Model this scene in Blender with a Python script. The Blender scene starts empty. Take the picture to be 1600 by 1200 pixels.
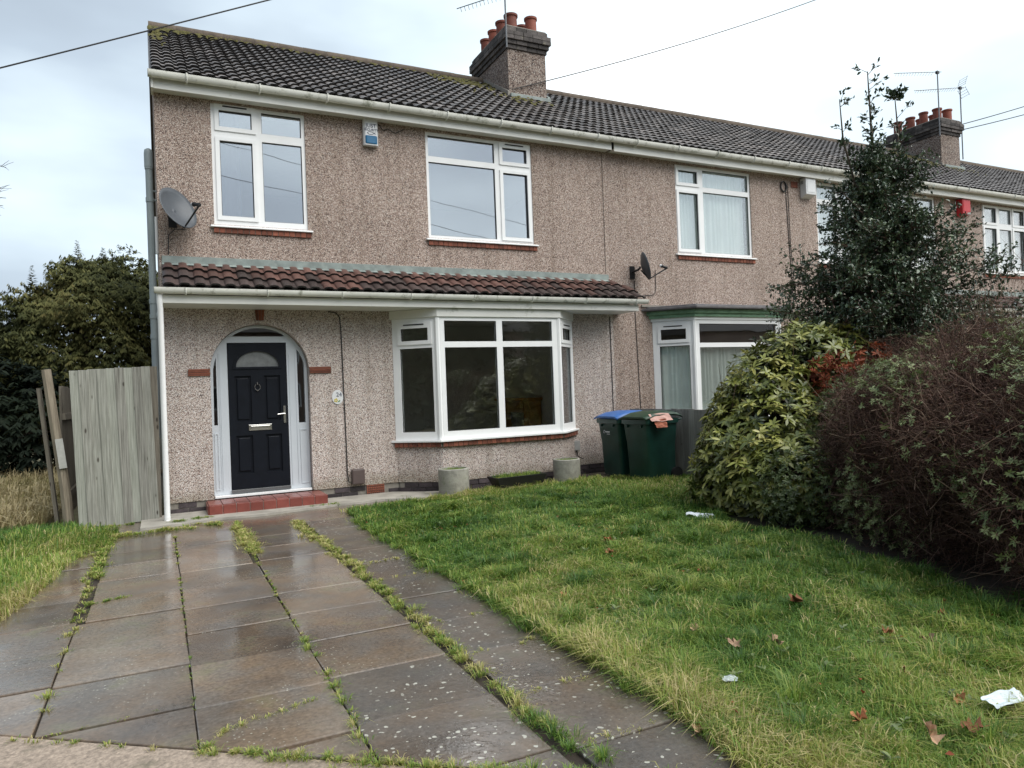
import bpy, bmesh, math, random
import numpy as np
from mathutils import Matrix, Vector
random.seed(7); rng = np.random.default_rng(11)
scene = bpy.context.scene
COL = scene.collection
R = math.radians

# ------------------------------------------------------------------ camera
cam_d = bpy.data.cameras.new('camera'); cam = bpy.data.objects.new('camera', cam_d); COL.objects.link(cam)
cam_d.sensor_fit = 'HORIZONTAL'; cam_d.sensor_width = 36; cam_d.lens = 1119.5/1600*36
cam_d.clip_start = 0.05; cam_d.clip_end = 3000
CAM = Vector((-0.0487, -10.3704, 1.465))
yaw, pitch, roll = R(26.1925), R(.4272), R(-2.2033)
fw = Vector((math.sin(yaw)*math.cos(pitch), math.cos(yaw)*math.cos(pitch), math.sin(pitch)))
rt = Vector((math.cos(yaw), -math.sin(yaw), 0)); up = rt.cross(fw)
r2 = math.cos(roll)*rt + math.sin(roll)*up; u2 = -math.sin(roll)*rt + math.cos(roll)*up
m = Matrix((r2, u2, -fw)).transposed().to_4x4(); m.translation = CAM
cam.matrix_world = m
scene.camera = cam

# ------------------------------------------------------------------ world, sun, exposure
SUN_EL, SUN_AZ = R(52), R(150)          # azimuth clockwise from +y: behind the camera and to its right
world = bpy.data.worlds.new('World'); scene.world = world; world.use_nodes = True
wn = world.node_tree.nodes; wl = world.node_tree.links
for n in list(wn): wn.remove(n)
def WN(t, **k):
    n = wn.new(t)
    for a, b in k.items(): setattr(n, a, b)
    return n
sky = WN('ShaderNodeTexSky', sky_type='NISHITA', sun_disc=False, sun_elevation=SUN_EL, sun_rotation=SUN_AZ, dust_density=3.0)
bgs = WN('ShaderNodeBackground'); bgs.inputs[1].default_value = 0.06; wl.new(sky.outputs[0], bgs.inputs[0])
tc = WN('ShaderNodeTexCoord')
mp = WN('ShaderNodeMapping'); mp.inputs['Scale'].default_value = (1, 1, 2.6); wl.new(tc.outputs['Generated'], mp.inputs[0])
n1 = WN('ShaderNodeTexNoise'); n1.inputs['Scale'].default_value = 1.7; n1.inputs['Detail'].default_value = 5; n1.inputs['Roughness'].default_value = .45
wl.new(mp.outputs[0], n1.inputs['Vector'])
dt = WN('ShaderNodeVectorMath', operation='DOT_PRODUCT'); wl.new(tc.outputs['Generated'], dt.inputs[0])
dt.inputs[1].default_value = (0.95, 0.1, 0.30)
ma = WN('ShaderNodeMath', operation='MULTIPLY_ADD'); wl.new(dt.outputs['Value'], ma.inputs[0]); ma.inputs[1].default_value = .62
mb_ = WN('ShaderNodeMath', operation='MULTIPLY_ADD'); wl.new(n1.outputs[0], mb_.inputs[0]); mb_.inputs[1].default_value = 1.35; mb_.inputs[2].default_value = -.53
wl.new(mb_.outputs[0], ma.inputs[2])
cr = WN('ShaderNodeValToRGB'); wl.new(ma.outputs[0], cr.inputs[0])
e = cr.color_ramp.elements
e[0].position = 0.0; e[0].color = (.225, .262, .305, 1)
e[1].position = .92; e[1].color = (.99, 1.0, 1.0, 1)
q = e.new(.30); q.color = (.335, .395, .455, 1)
q = e.new(.55); q.color = (.56, .65, .70, 1)
bgc = WN('ShaderNodeBackground'); wl.new(cr.outputs[0], bgc.inputs[0]); bgc.inputs[1].default_value = .72
mx = WN('ShaderNodeMixShader'); mx.inputs[0].default_value = .9
wl.new(bgs.outputs[0], mx.inputs[1]); wl.new(bgc.outputs[0], mx.inputs[2])
wo = WN('ShaderNodeOutputWorld'); wl.new(mx.outputs[0], wo.inputs[0])
sd = bpy.data.lights.new('sun', 'SUN'); sd.energy = 1.35; sd.angle = R(60); sd.color = (1, .96, .9)
so = bpy.data.objects.new('sun', sd); COL.objects.link(so)
dirv = Vector((math.sin(SUN_AZ)*math.cos(SUN_EL), math.cos(SUN_AZ)*math.cos(SUN_EL), math.sin(SUN_EL)))
so.rotation_euler = dirv.to_track_quat('Z', 'Y').to_euler()
vs = scene.view_settings; vs.view_transform = 'Standard'; vs.look = 'None'; vs.gamma = 1; vs.use_curve_mapping = False
vs.exposure = 1.40

# ------------------------------------------------------------------ materials
def mat(name): 
    M = bpy.data.materials.new(name); M.use_nodes = True
    nt = M.node_tree; p = nt.nodes['Principled BSDF']
    return M, nt, p
def N(nt, t, **k):
    n = nt.nodes.new(t)
    for a, b in k.items(): setattr(n, a, b)
    return n
def pos(nt, mode='world', sc=(1, 1, 1)):
    if mode == 'world': s = N(nt, 'ShaderNodeNewGeometry').outputs['Position']
    else: s = N(nt, 'ShaderNodeTexCoord').outputs['Object']
    mpn = N(nt, 'ShaderNodeMapping'); mpn.inputs['Scale'].default_value = sc
    nt.links.new(s, mpn.inputs[0]); return mpn.outputs[0]
def noise(nt, vec, scale, detail=4, rough=.55):
    n = N(nt, 'ShaderNodeTexNoise'); n.inputs['Scale'].default_value = scale; n.inputs['Detail'].default_value = detail
    n.inputs['Roughness'].default_value = rough; nt.links.new(vec, n.inputs['Vector']); return n.outputs[0]
def ramp(nt, fac, stops, const=False):
    c = N(nt, 'ShaderNodeValToRGB'); nt.links.new(fac, c.inputs[0]); el = c.color_ramp.elements
    if const: c.color_ramp.interpolation = 'CONSTANT'
    el[0].position, el[0].color = stops[0][0], (*stops[0][1], 1)
    el[1].position, el[1].color = stops[-1][0], (*stops[-1][1], 1)
    for p_, col in stops[1:-1]:
        x = el.new(p_); x.color = (*col, 1)
    return c.outputs[0]
def mixc(nt, fac, a, b, mode='MIX'):
    x = N(nt, 'ShaderNodeMix', data_type='RGBA', blend_type=mode)
    if isinstance(fac, (int, float)): x.inputs[0].default_value = fac
    else: nt.links.new(fac, x.inputs[0])
    for i, s in ((6, a), (7, b)):
        if isinstance(s, tuple): x.inputs[i].default_value = (*s, 1)
        else: nt.links.new(s, x.inputs[i])
    return x.outputs[2]
def math_(nt, op, a, b=None, c=None, clamp=False):
    x = N(nt, 'ShaderNodeMath', operation=op); x.use_clamp = clamp
    for i, s in enumerate((a, b, c)):
        if s is None: continue
        if isinstance(s, (int, float)): x.inputs[i].default_value = s
        else: nt.links.new(s, x.inputs[i])
    return x.outputs[0]
def bump(nt, p, h, strength=.4, dist=.01):
    b = N(nt, 'ShaderNodeBump'); b.inputs['Strength'].default_value = strength; b.inputs['Distance'].default_value = dist
    nt.links.new(h, b.inputs['Height']); nt.links.new(b.outputs[0], p.inputs['Normal'])
def simple(name, col, rough=.6, var=.15, scale=6, bs=0, bscale=60, rnd=0, metal=0, mode='world', dirt=None, spec=.5):
    M, nt, p = mat(name); v = pos(nt, mode)
    nz = noise(nt, v, scale)
    a = tuple(c*(1-var) for c in col); b = tuple(min(1, c*(1+var)) for c in col)
    c = ramp(nt, nz, [(.3, a), (.7, b)])
    if dirt:
        d = noise(nt, v, dirt[1], 6, .7)
        f = ramp(nt, d, [(dirt[2], (0, 0, 0)), (dirt[2]+.18, (1, 1, 1))])
        c = mixc(nt, f, c, dirt[0])
    if rnd:
        oi = N(nt, 'ShaderNodeObjectInfo')
        k = math_(nt, 'MULTIPLY_ADD', oi.outputs['Random'], rnd*2, 1-rnd)
        hs = N(nt, 'ShaderNodeHueSaturation'); nt.links.new(k, hs.inputs['Value']); nt.links.new(c, hs.inputs['Color']); c = hs.outputs[0]
    nt.links.new(c, p.inputs['Base Color']); p.inputs['Roughness'].default_value = rough; p.inputs['Metallic'].default_value = metal
    p.inputs['Specular IOR Level'].default_value = spec
    if bs: bump(nt, p, noise(nt, v, bscale, 3), bs, .01)
    return M
def dash(name, stops, scale, tone, mean=None):
    """pebbledash: every stone of the dash has its own colour"""
    M, nt, p = mat(name); v = pos(nt)
    vo = N(nt, 'ShaderNodeTexVoronoi'); vo.inputs['Scale'].default_value = scale; nt.links.new(v, vo.inputs['Vector'])
    sp = N(nt, 'ShaderNodeSeparateColor'); nt.links.new(vo.outputs['Color'], sp.inputs[0])
    c = ramp(nt, sp.outputs[0], stops, const=True)
    if mean: c = mixc(nt, .08, c, mean)
    edge = ramp(nt, vo.outputs['Distance'], [(.35, (1, 1, 1)), (.8, (.66, .62, .60))])
    c = mixc(nt, 1.0, c, edge, 'MULTIPLY')
    big = noise(nt, pos(nt, 'world', (1, 1, .45)), .9, 5, .6)
    c = mixc(nt, 1.0, c, ramp(nt, big, [(.3, tone[0]), (.7, tone[1])]), 'MULTIPLY')
    st = noise(nt, pos(nt, 'world', (5, 5, .35)), 1.3, 4, .6)
    c = mixc(nt, 1.0, c, ramp(nt, st, [(.30, (.80, .78, .75)), (.5, (1, 1, 1))]), 'MULTIPLY')
    sz_ = N(nt, 'ShaderNodeSeparateXYZ'); nt.links.new(v, sz_.inputs[0])
    dmp = math_(nt, 'MULTIPLY_ADD', noise(nt, pos(nt), 2.2, 5), .55, sz_.outputs[2])
    c = mixc(nt, 1.0, c, ramp(nt, dmp, [(.42, (.66, .66, .60)), (.62, (1, 1, 1))]), 'MULTIPLY')
    nt.links.new(c, p.inputs['Base Color']); p.inputs['Roughness'].default_value = .85
    h = math_(nt, 'SUBTRACT', 1.0, vo.outputs['Distance'])
    bump(nt, p, h, .8, .012)
    return M
ST = [(0, (.07, .05, .045)), (.12, (.38, .28, .24)), (.25, (.62, .50, .44)), (.44, (.76, .66, .59)), (.62, (.88, .82, .75)), (.82, (.97, .95, .92)), (1, (.9, .86, .8))]
ST2 = [(0, (.055, .038, .035)), (.14, (.27, .19, .16)), (.31, (.46, .35, .295)), (.53, (.60, .485, .41)), (.74, (.74, .635, .555)), (.90, (.92, .86, .79)), (1, (.8, .75, .68))]
M_dash = dash('pale_pebbledash', ST, 122, ((.86, .84, .84), (1.06, 1.05, 1.06)), (.76, .68, .63))
M_dashu = dash('weathered_pebbledash', ST2, 118, ((.84, .82, .81), (1.07, 1.05, 1.05)), (.62, .52, .455))
M_dashd = dash('dark_pebbledash', [(a, tuple(x*.62 for x in b)) for a, b in ST2], 60, ((.7, .68, .66), (1, 1, 1)))
M_upvc = simple('white_upvc', (.86, .87, .87), .35, .03, 3)
M_frameg = simple('grey_white_door_frame', (.56, .60, .64), .4, .03, 3)
M_gutter = simple('white_gutter_plastic', (.76, .76, .70), .4, .08, 3, dirt=((.26, .27, .20), 7, .53))
M_fascia = simple('cream_fascia', (.74, .74, .70), .45, .05, 2, dirt=((.38, .39, .32), 5, .60))
M_pipe = simple('grey_pipe_plastic', (.30, .35, .36), .5, .08, 4)
M_tile = simple('dark_concrete_roof_tile', (.140, .120, .108), .45, .4, 5, .3, 90, .42, dirt=((.19, .17, .15), 16, .62), spec=.6)
M_tilef = simple('dark_roof_tile_far', (.112, .096, .090), .42, .35, 7, .3, 90, 0, dirt=((.17, .15, .14), 16, .62), spec=.6)
M_tiler = simple('brown_red_clay_tile', (.095, .046, .036), .6, .3, 7, .3, 80, .35, dirt=((.36, .32, .24), 19, .665))
M_tilerb = simple('blackened_clay_tile', (.048, .032, .029), .55, .3, 7, .3, 80, .3, dirt=((.36, .32, .26), 19, .675))
M_ridge = simple('mossy_ridge_mortar', (.105, .082, .062), .9, .3, 8, .5, 40, .2, dirt=((.13, .11, .03), 3.5, .60))
M_moss = simple('yellow_green_moss', (.085, .078, .020), .95, .4, 20, .6, 60)
M_lead = simple('greenish_lead_flashing', (.22, .26, .245), .55, .3, 5, .3, 20, dirt=((.30, .34, .31), 7, .52))
M_brick_r = simple('red_brick', (.21, .070, .042), .85, .25, 15, .4, 80, .35, dirt=((.10, .05, .04), 8, .58))
M_brick_b = simple('blue_black_brick', (.045, .035, .038), .7, .35, 15, .4, 80, .5)
M_brick_c = simple('sooty_chimney_brick', (.075, .066, .062), .85, .4, 10, .4, 60, .6, dirt=((.16, .15, .11), 9, .58))
M_mortar = simple('mortar', (.26, .24, .21), .95, .15, 20, .3, 90)
M_mortard = simple('dark_mortar', (.24, .22, .19), .95, .15, 20)
M_soot = simple('sooty_mortar', (.035, .032, .03), .95, .2, 20)
M_terra = simple('terracotta_pot', (.21, .055, .032), .7, .2, 6, .1, 40, .25, dirt=((.12, .08, .07), 6, .6))
M_qtile = simple('red_quarry_tile', (.20, .055, .043), .32, .15, 8, .1, 40, .14)
M_grout = simple('pale_grout', (.42, .38, .34), .9)
M_door = simple('black_door', (.006, .008, .013), .45, .2, 8, .10, 30, spec=.2)
M_chrome = simple('chrome', (.75, .75, .73), .2, .05, 5, metal=1)
M_black = simple('black_plastic', (.015, .015, .016), .45, .2)
M_dish = simple('grey_dish_metal', (.075, .085, .098), .45, .12, 8)
M_alu = simple('aluminium', (.17, .175, .18), .4, .1, 5, metal=.6)
M_cable = simple('black_cable', (.02, .02, .02), .6)
M_room = simple('dim_room_plaster', (.76, .73, .67), .9, .05, 1)
M_roomf = simple('dim_room_floor', (.09, .07, .055), .9, .1, 1)
M_oak = simple('orange_oak', (.42, .18, .03), .5, .2, 6)
M_curt = simple('pale_green_net_curtain', (.88, .94, .90), .9, .05, 3)
M_curtw = simple('white_net_curtain', (.84, .87, .88), .9, .06, 3)
M_green = simple('faded_green_paint', (.20, .36, .23), .6, .25, 7, .15, 40, dirt=((.04, .09, .06), 9, .6))
M_felt = simple('grey_lead_bay_roof', (.11, .105, .11), .6, .35, 8, .4, 30, dirt=((.30, .29, .27), 6, .66))
M_brown = simple('brown_meter_plastic', (.09, .065, .06), .5, .1)
M_wht = simple('white_box_plastic', (.72, .73, .74), .4, .04)
M_blue = simple('blue_alarm_plastic', (.012, .12, .25), .25, .1)
M_red = simple('red_alarm_plastic', (.52, .02, .03), .4, .08)
M_ink = simple('navy_print', (.05, .06, .10), .6)
M_bin = simple('dark_green_bin_plastic', (.012, .050, .040), .38, .25, 5, .08, 40)
M_lidg = simple('green_bin_lid', (.020, .055, .030), .4, .2, 5)
M_lidb = simple('blue_bin_lid', (.045, .145, .42), .4, .1, 5)
M_pink = simple('pink_paper', (.62, .38, .32), .8, .1, 9)
M_orng = simple('orange_paper', (.50, .17, .10), .8, .2, 9)
M_paper = simple('white_paper', (.72, .77, .84), .7, .06, 9)
M_bag = simple('translucent_bag', (.55, .62, .66), .6, .1, 9)
M_conc = simple('mossy_concrete', (.32, .31, .27), .9, .22, 14, .6, 60, .1, dirt=((.15, .17, .10), 7, .58))
M_soil = simple('dark_soil', (.035, .026, .018), .95, .4, 9, .8, 30)
M_bark = simple('grey_brown_bark', (.085, .068, .05), .9, .3, 20, .5, 50)
M_strip = simple('pale_worn_concrete', (.34, .32, .28), .75, .22, 4, .3, 50, dirt=((.13, .12, .10), 2.6, .57))
M_apron = simple('exposed_aggregate_concrete', (.30, .24, .19), .85, .35, 55, .9, 45, dirt=((.13, .115, .08), 4, .55))
M_asph = simple('asphalt', (.05, .05, .052), .8, .2, 30, .4, 120)
M_opp = simple('opposite_render', (.20, .18, .16), .9, .1, 2)
M_oppr = simple('opposite_roof', (.05, .045, .045), .8, .2, 4)
M_oppb = simple('opposite_brick', (.24, .17, .14), .9, .2, 4)
M_field = simple('dry_field_ground', (.13, .115, .06), .95, .3, 6, .5, 30)
M_fallen = simple('brown_dead_leaf', (.30, .12, .05), .75, .3, 30, .3, 60, .35)
M_fallenp = simple('pale_dead_leaf', (.42, .27, .17), .75, .3, 30, .3, 60, .3)

def glass(name, refl, tint=(.95, .97, .96)):
    M, nt, p = mat(name); nt.nodes.remove(p)
    tr = N(nt, 'ShaderNodeBsdfTransparent'); tr.inputs[0].default_value = (*tint, 1)
    gl = N(nt, 'ShaderNodeBsdfGlossy'); gl.inputs['Roughness'].default_value = .0; gl.inputs[0].default_value = (.90, .90, .92, 1)
    b = N(nt, 'ShaderNodeBump'); b.inputs['Strength'].default_value = .05; b.inputs['Distance'].default_value = .02
    nt.links.new(noise(nt, pos(nt), 1.6, 1), b.inputs['Height']); nt.links.new(b.outputs[0], gl.inputs['Normal'])
    lw = N(nt, 'ShaderNodeLayerWeight'); lw.inputs[0].default_value = .35
    f = math_(nt, 'MULTIPLY_ADD', lw.outputs['Fresnel'], .6, refl, clamp=True)
    mxs = N(nt, 'ShaderNodeMixShader'); nt.links.new(f, mxs.inputs[0]); nt.links.new(tr.outputs[0], mxs.inputs[1]); nt.links.new(gl.outputs[0], mxs.inputs[2])
    nt.links.new(mxs.outputs[0], nt.nodes['Material Output'].inputs[0])
    return M
M_glass = glass('double_glazing', .40)
M_glassb = glass('bay_glazing', .075)
M_glassn = glass('neighbour_glazing', .02)
M_frost = simple('frosted_grey_glass', (.20, .21, .21), .25, .2, 12)

def wood(name, a, b, grain=(14, 14, .9), green=None):
    M, nt, p = mat(name); v = pos(nt, 'world', grain)
    n_ = noise(nt, v, 3.0, 6, .65)
    c = ramp(nt, n_, [(.25, a), (.72, b)])
    oi = N(nt, 'ShaderNodeObjectInfo')
    if green: c = mixc(nt, ramp(nt, oi.outputs['Random'], [(.35, (0, 0, 0)), (.95, (.34, .34, .34))]), c, green)
    k = math_(nt, 'MULTIPLY_ADD', oi.outputs['Random'], .4, .8)
    hs = N(nt, 'ShaderNodeHueSaturation'); nt.links.new(k, hs.inputs['Value']); nt.links.new(c, hs.inputs['Color'])
    kn = N(nt, 'ShaderNodeTexVoronoi'); kn.inputs['Scale'].default_value = 1.0; nt.links.new(pos(nt, 'world', (9, 9, 3.4)), kn.inputs['Vector'])
    kf = ramp(nt, kn.outputs['Distance'], [(.06, (.25, .22, .2)), (.13, (1, 1, 1))])
    c2 = mixc(nt, 1.0, hs.outputs[0], kf, 'MULTIPLY')
    nt.links.new(c2, p.inputs['Base Color']); p.inputs['Roughness'].default_value = .85
    bump(nt, p, n_, .5, .01); return M
M_wood = wood('weathered_grey_board', (.10, .095, .078), (.42, .415, .37), (26, 26, .8), green=(.25, .29, .24))
M_woodd = wood('dark_fence_board', (.08, .07, .055), (.20, .18, .145))
M_post = wood('brown_grey_post', (.13, .105, .075), (.29, .25, .19), (22, 22, 1.2))

def slabmat(name, lichen):
    M, nt, p = mat(name); v = pos(nt)
    oi = N(nt, 'ShaderNodeObjectInfo')
    a = noise(nt, v, 1.1, 5, .6); fine = noise(nt, v, 45, 3, .6)
    c = ramp(nt, a, [(.33, (.085, .068, .056)), (.5, (.160, .116, .080)), (.66, (.19, .162, .132))])
    c = mixc(nt, ramp(nt, noise(nt, v, 3.3, 4), [(.42, (0, 0, 0)), (.62, (.6, .6, .6))]), c, (.125, .117, .108))
    c = mixc(nt, 1.0, c, ramp(nt, fine, [(.3, (.72, .72, .72)), (.7, (1.25, 1.25, 1.25))]), 'MULTIPLY')
    k = math_(nt, 'MULTIPLY_ADD', oi.outputs['Random'], .5, .78)
    hs = N(nt, 'ShaderNodeHueSaturation'); nt.links.new(k, hs.inputs['Value']); nt.links.new(c, hs.inputs['Color']); c = hs.outputs[0]
    c = mixc(nt, ramp(nt, noise(nt, v, 2.2, 6, .7), [(.56, (0, 0, 0)), (.72, (.5, .5, .5))]), c, (.15, .15, .055))
    vs_ = N(nt, 'ShaderNodeTexVoronoi'); vs_.inputs['Scale'].default_value = 60; nt.links.new(v, vs_.inputs['Vector'])
    sc_ = N(nt, 'ShaderNodeSeparateColor'); nt.links.new(vs_.outputs['Color'], sc_.inputs[0])
    pk_ = math_(nt, 'MULTIPLY', math_(nt, 'LESS_THAN', vs_.outputs['Distance'], .28), math_(nt, 'GREATER_THAN', sc_.outputs[0], .80))
    pk_ = math_(nt, 'MULTIPLY', pk_, ramp(nt, noise(nt, v, 1.9, 3), [(.50, (0, 0, 0)), (.62, (.8, .8, .8))]))
    c = mixc(nt, pk_, c, (.38, .37, .31))
    rough = ramp(nt, noise(nt, v, .85, 4, .55), [(.36, (.06,)*3), (.50, (.20,)*3), (.66, (.42,)*3)])
    if lichen:
        vo = N(nt, 'ShaderNodeTexVoronoi'); vo.inputs['Scale'].default_value = 31; nt.links.new(mixv(nt, v), vo.inputs['Vector'])
        sp = N(nt, 'ShaderNodeSeparateColor'); nt.links.new(vo.outputs['Color'], sp.inputs[0])
        rad = math_(nt, 'MULTIPLY_ADD', sp.outputs[1], .27, .06)
        spot = math_(nt, 'LESS_THAN', vo.outputs['Distance'], rad)
        keep = math_(nt, 'GREATER_THAN', sp.outputs[0], .52)
        patch = ramp(nt, noise(nt, v, 1.6, 2), [(.40, (0, 0, 0)), (.50, (1, 1, 1))])
        f = math_(nt, 'MULTIPLY', math_(nt, 'MULTIPLY', spot, keep), patch)
        c = mixc(nt, 1.0, c, (.62, .63, .64), 'MULTIPLY')
        c = mixc(nt, f, c, (.40, .395, .34))
        rough = ramp(nt, noise(nt, v, .85, 4, .55), [(.36, (.16,)*3), (.50, (.34,)*3), (.66, (.55,)*3)])
    nt.links.new(c, p.inputs['Base Color']); nt.links.new(rough, p.inputs['Roughness'])
    p.inputs['Specular IOR Level'].default_value = .75
    bump(nt, p, math_(nt, 'ADD', noise(nt, v, 30, 3), math_(nt, 'MULTIPLY', noise(nt, v, 3, 2), 3.0)), .10 if not lichen else .25, .008)
    return M
def mixv(nt, v):
    d = N(nt, 'ShaderNodeTexNoise'); d.inputs['Scale'].default_value = 14; nt.links.new(v, d.inputs['Vector'])
    s = N(nt, 'ShaderNodeVectorMath', operation='MULTIPLY_ADD'); nt.links.new(d.outputs['Color'], s.inputs[0])
    s.inputs[1].default_value = (.055, .055, .0); nt.links.new(v, s.inputs[2]); return s.outputs[0]
M_slab = slabmat('wet_brown_paving_slab', False)
M_slabl = slabmat('lichen_spotted_paving_slab', True)

def leafmat(name, stops, rough=.5, trans=.25, spec=.4):
    M, nt, p = mat(name)
    a = N(nt, 'ShaderNodeAttribute', attribute_name='tint')
    c = ramp(nt, a.outputs['Fac'], stops)
    nt.links.new(c, p.inputs['Base Color']); p.inputs['Roughness'].default_value = rough
    p.inputs['Specular IOR Level'].default_value = spec
    t = N(nt, 'ShaderNodeBsdfTranslucent'); nt.links.new(c, t.inputs[0])
    mm = N(nt, 'ShaderNodeMixShader'); mm.inputs[0].default_value = trans
    nt.links.new(p.outputs[0], mm.inputs[1]); nt.links.new(t.outputs[0], mm.inputs[2])
    nt.links.new(mm.outputs[0], nt.nodes['Material Output'].inputs[0])
    return M
M_grass = leafmat('grass_blade', [(0, (.042, .108, .020)), (.35, (.110, .220, .034)), (.62, (.25, .34, .060)), (.84, (.42, .40, .12)), (1, (.58, .50, .25))], .5, .35)
M_dry = leafmat('dry_grass_blade', [(0, (.10, .13, .03)), (.5, (.27, .24, .09)), (1, (.50, .42, .24))], .6, .3)
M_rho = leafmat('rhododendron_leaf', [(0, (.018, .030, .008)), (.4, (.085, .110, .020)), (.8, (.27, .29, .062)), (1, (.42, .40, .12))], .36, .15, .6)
M_holly = leafmat('holly_leaf', [(0, (.022, .040, .024)), (.6, (.072, .112, .060)), (1, (.16, .20, .10))], .25, .06, .6)
M_hedge = leafmat('grey_green_hedge_leaf', [(0, (.040, .060, .022)), (.6, (.115, .160, .052)), (1, (.27, .31, .13))], .4, .2, .5)
M_twig = leafmat('brown_red_twig', [(0, (.036, .020, .016)), (.6, (.12, .070, .054)), (1, (.30, .22, .16))], .8, .0, .2)
M_deadl = leafmat('russet_dead_leaf', [(0, (.10, .02, .01)), (1, (.32, .09, .04))], .7, .2, .3)
M_brleaf = leafmat('small_brown_leaf', [(0, (.05, .020, .016)), (.6, (.14, .070, .045)), (1, (.16, .15, .06))], .6, .15, .3)
M_yew = leafmat('olive_conifer_spray', [(0, (.020, .028, .012)), (.5, (.095, .105, .036)), (.85, (.19, .185, .065)), (1, (.22, .19, .07))], .7, .15, .2)
M_dark = leafmat('dark_conifer_spray', [(0, (.006, .012, .008)), (1, (.032, .048, .026))], .7, .08, .2)

# ------------------------------------------------------------------ mesh helpers
def tag(o, label=None, cat=None, group=None, kind=None):
    if label: o['label'] = label
    if cat: o['category'] = cat
    if group: o['group'] = group
    if kind: o['kind'] = kind
    return o
def empty(name, loc=(0, 0, 0), rz=0):
    o = bpy.data.objects.new(name, None); COL.objects.link(o); o.location = loc; o.rotation_euler = (0, 0, rz)
    o.empty_display_size = .2; return o
def link(name, me, parent=None, loc=None, rot=None):
    o = bpy.data.objects.new(name, me); COL.objects.link(o)
    if parent: o.parent = parent
    if loc is not None: o.location = loc
    if rot is not None: o.rotation_euler = rot
    return o
class MB:
    def __init__(s): s.v = []; s.f = []
    def box(s, x0, x1, y0, y1, z0, z1):
        b = len(s.v)
        s.v += [(x, y, z) for z in (z0, z1) for y in (y0, y1) for x in (x0, x1)]
        s.f += [tuple(b+i for i in q_) for q_ in ((0, 2, 3, 1), (4, 5, 7, 6), (0, 1, 5, 4), (2, 6, 7, 3), (0, 4, 6, 2), (1, 3, 7, 5))]
        return s
    def prism(s, poly, z0, z1):
        b = len(s.v); n = len(poly)
        s.v += [(x, y, z0) for x, y in poly] + [(x, y, z1) for x, y in poly]
        s.f.append(tuple(b+i for i in reversed(range(n)))); s.f.append(tuple(b+n+i for i in range(n)))
        for i in range(n): j = (i+1) % n; s.f.append((b+i, b+j, b+n+j, b+n+i))
        return s
    def prism_y(s, poly, y0, y1):
        b = len(s.v); n = len(poly)
        s.v += [(x, y0, z) for x, z in poly] + [(x, y1, z) for x, z in poly]
        s.f.append(tuple(b+i for i in range(n))); s.f.append(tuple(b+n+i for i in reversed(range(n))))
        for i in range(n): j = (i+1) % n; s.f.append((b+i, b+n+i, b+n+j, b+j))
        return s
    def prism_x(s, poly, x0, x1):
        b = len(s.v); n = len(poly)
        s.v += [(x0, y, z) for y, z in poly] + [(x1, y, z) for y, z in poly]
        s.f.append(tuple(b+i for i in reversed(range(n)))); s.f.append(tuple(b+n+i for i in range(n)))
        for i in range(n): j = (i+1) % n; s.f.append((b+i, b+j, b+n+j, b+n+i))
        return s
    def tube(s, pts, r, n=8, cap=True):
        pts = [Vector(p_) for p_ in pts]; rs = r if isinstance(r, (list, tuple)) else [r]*len(pts)
        b = len(s.v); ref = None
        for i, p_ in enumerate(pts):
            d = (pts[min(i+1, len(pts)-1)] - pts[max(i-1, 0)])
            d = d.normalized() if d.length > 1e-9 else Vector((0, 0, 1))
            if ref is None: ref = Vector((1, 0, 0)) if abs(d.x) < .8 else Vector((0, 1, 0))
            a = (ref - d*ref.dot(d)).normalized(); ref = a; c = d.cross(a)
            for k in range(n):
                t = 2*math.pi*k/n; s.v.append(tuple(p_ + (a*math.cos(t) + c*math.sin(t))*rs[i]))
        for i in range(len(pts)-1):
            for k in range(n):
                k2 = (k+1) % n; s.f.append((b+i*n+k, b+i*n+k2, b+(i+1)*n+k2, b+(i+1)*n+k))
        if cap:
            s.f.append(tuple(b+k for k in reversed(range(n)))); s.f.append(tuple(b+(len(pts)-1)*n+k for k in range(n)))
        return s
    def lathe(s, prof, cx, cy, n=24):
        b = len(s.v)
        for r_, z_ in prof:
            for k in range(n): t = 2*math.pi*k/n; s.v.append((cx+r_*math.cos(t), cy+r_*math.sin(t), z_))
        for i in range(len(prof)-1):
            for k in range(n): k2 = (k+1) % n; s.f.append((b+i*n+k, b+i*n+k2, b+(i+1)*n+k2, b+(i+1)*n+k))
        return s
    def mesh(s, name, m_, smooth=None):
        me = bpy.data.meshes.new(name); me.from_pydata(s.v, [], s.f); me.materials.append(m_)
        if smooth: 
            me.shade_smooth(); me.set_sharp_from_angle(angle=R(smooth))
        me.update(); return me
    def build(s, name, m_, parent=None, smooth=None, bevel=0, **k):
        o = link(name, s.mesh(name, m_, smooth), parent, **k)
        if bevel:
            md = o.modifiers.new('bevel', 'BEVEL'); md.width = bevel; md.segments = 2; md.limit_method = 'ANGLE'
        return o
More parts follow.
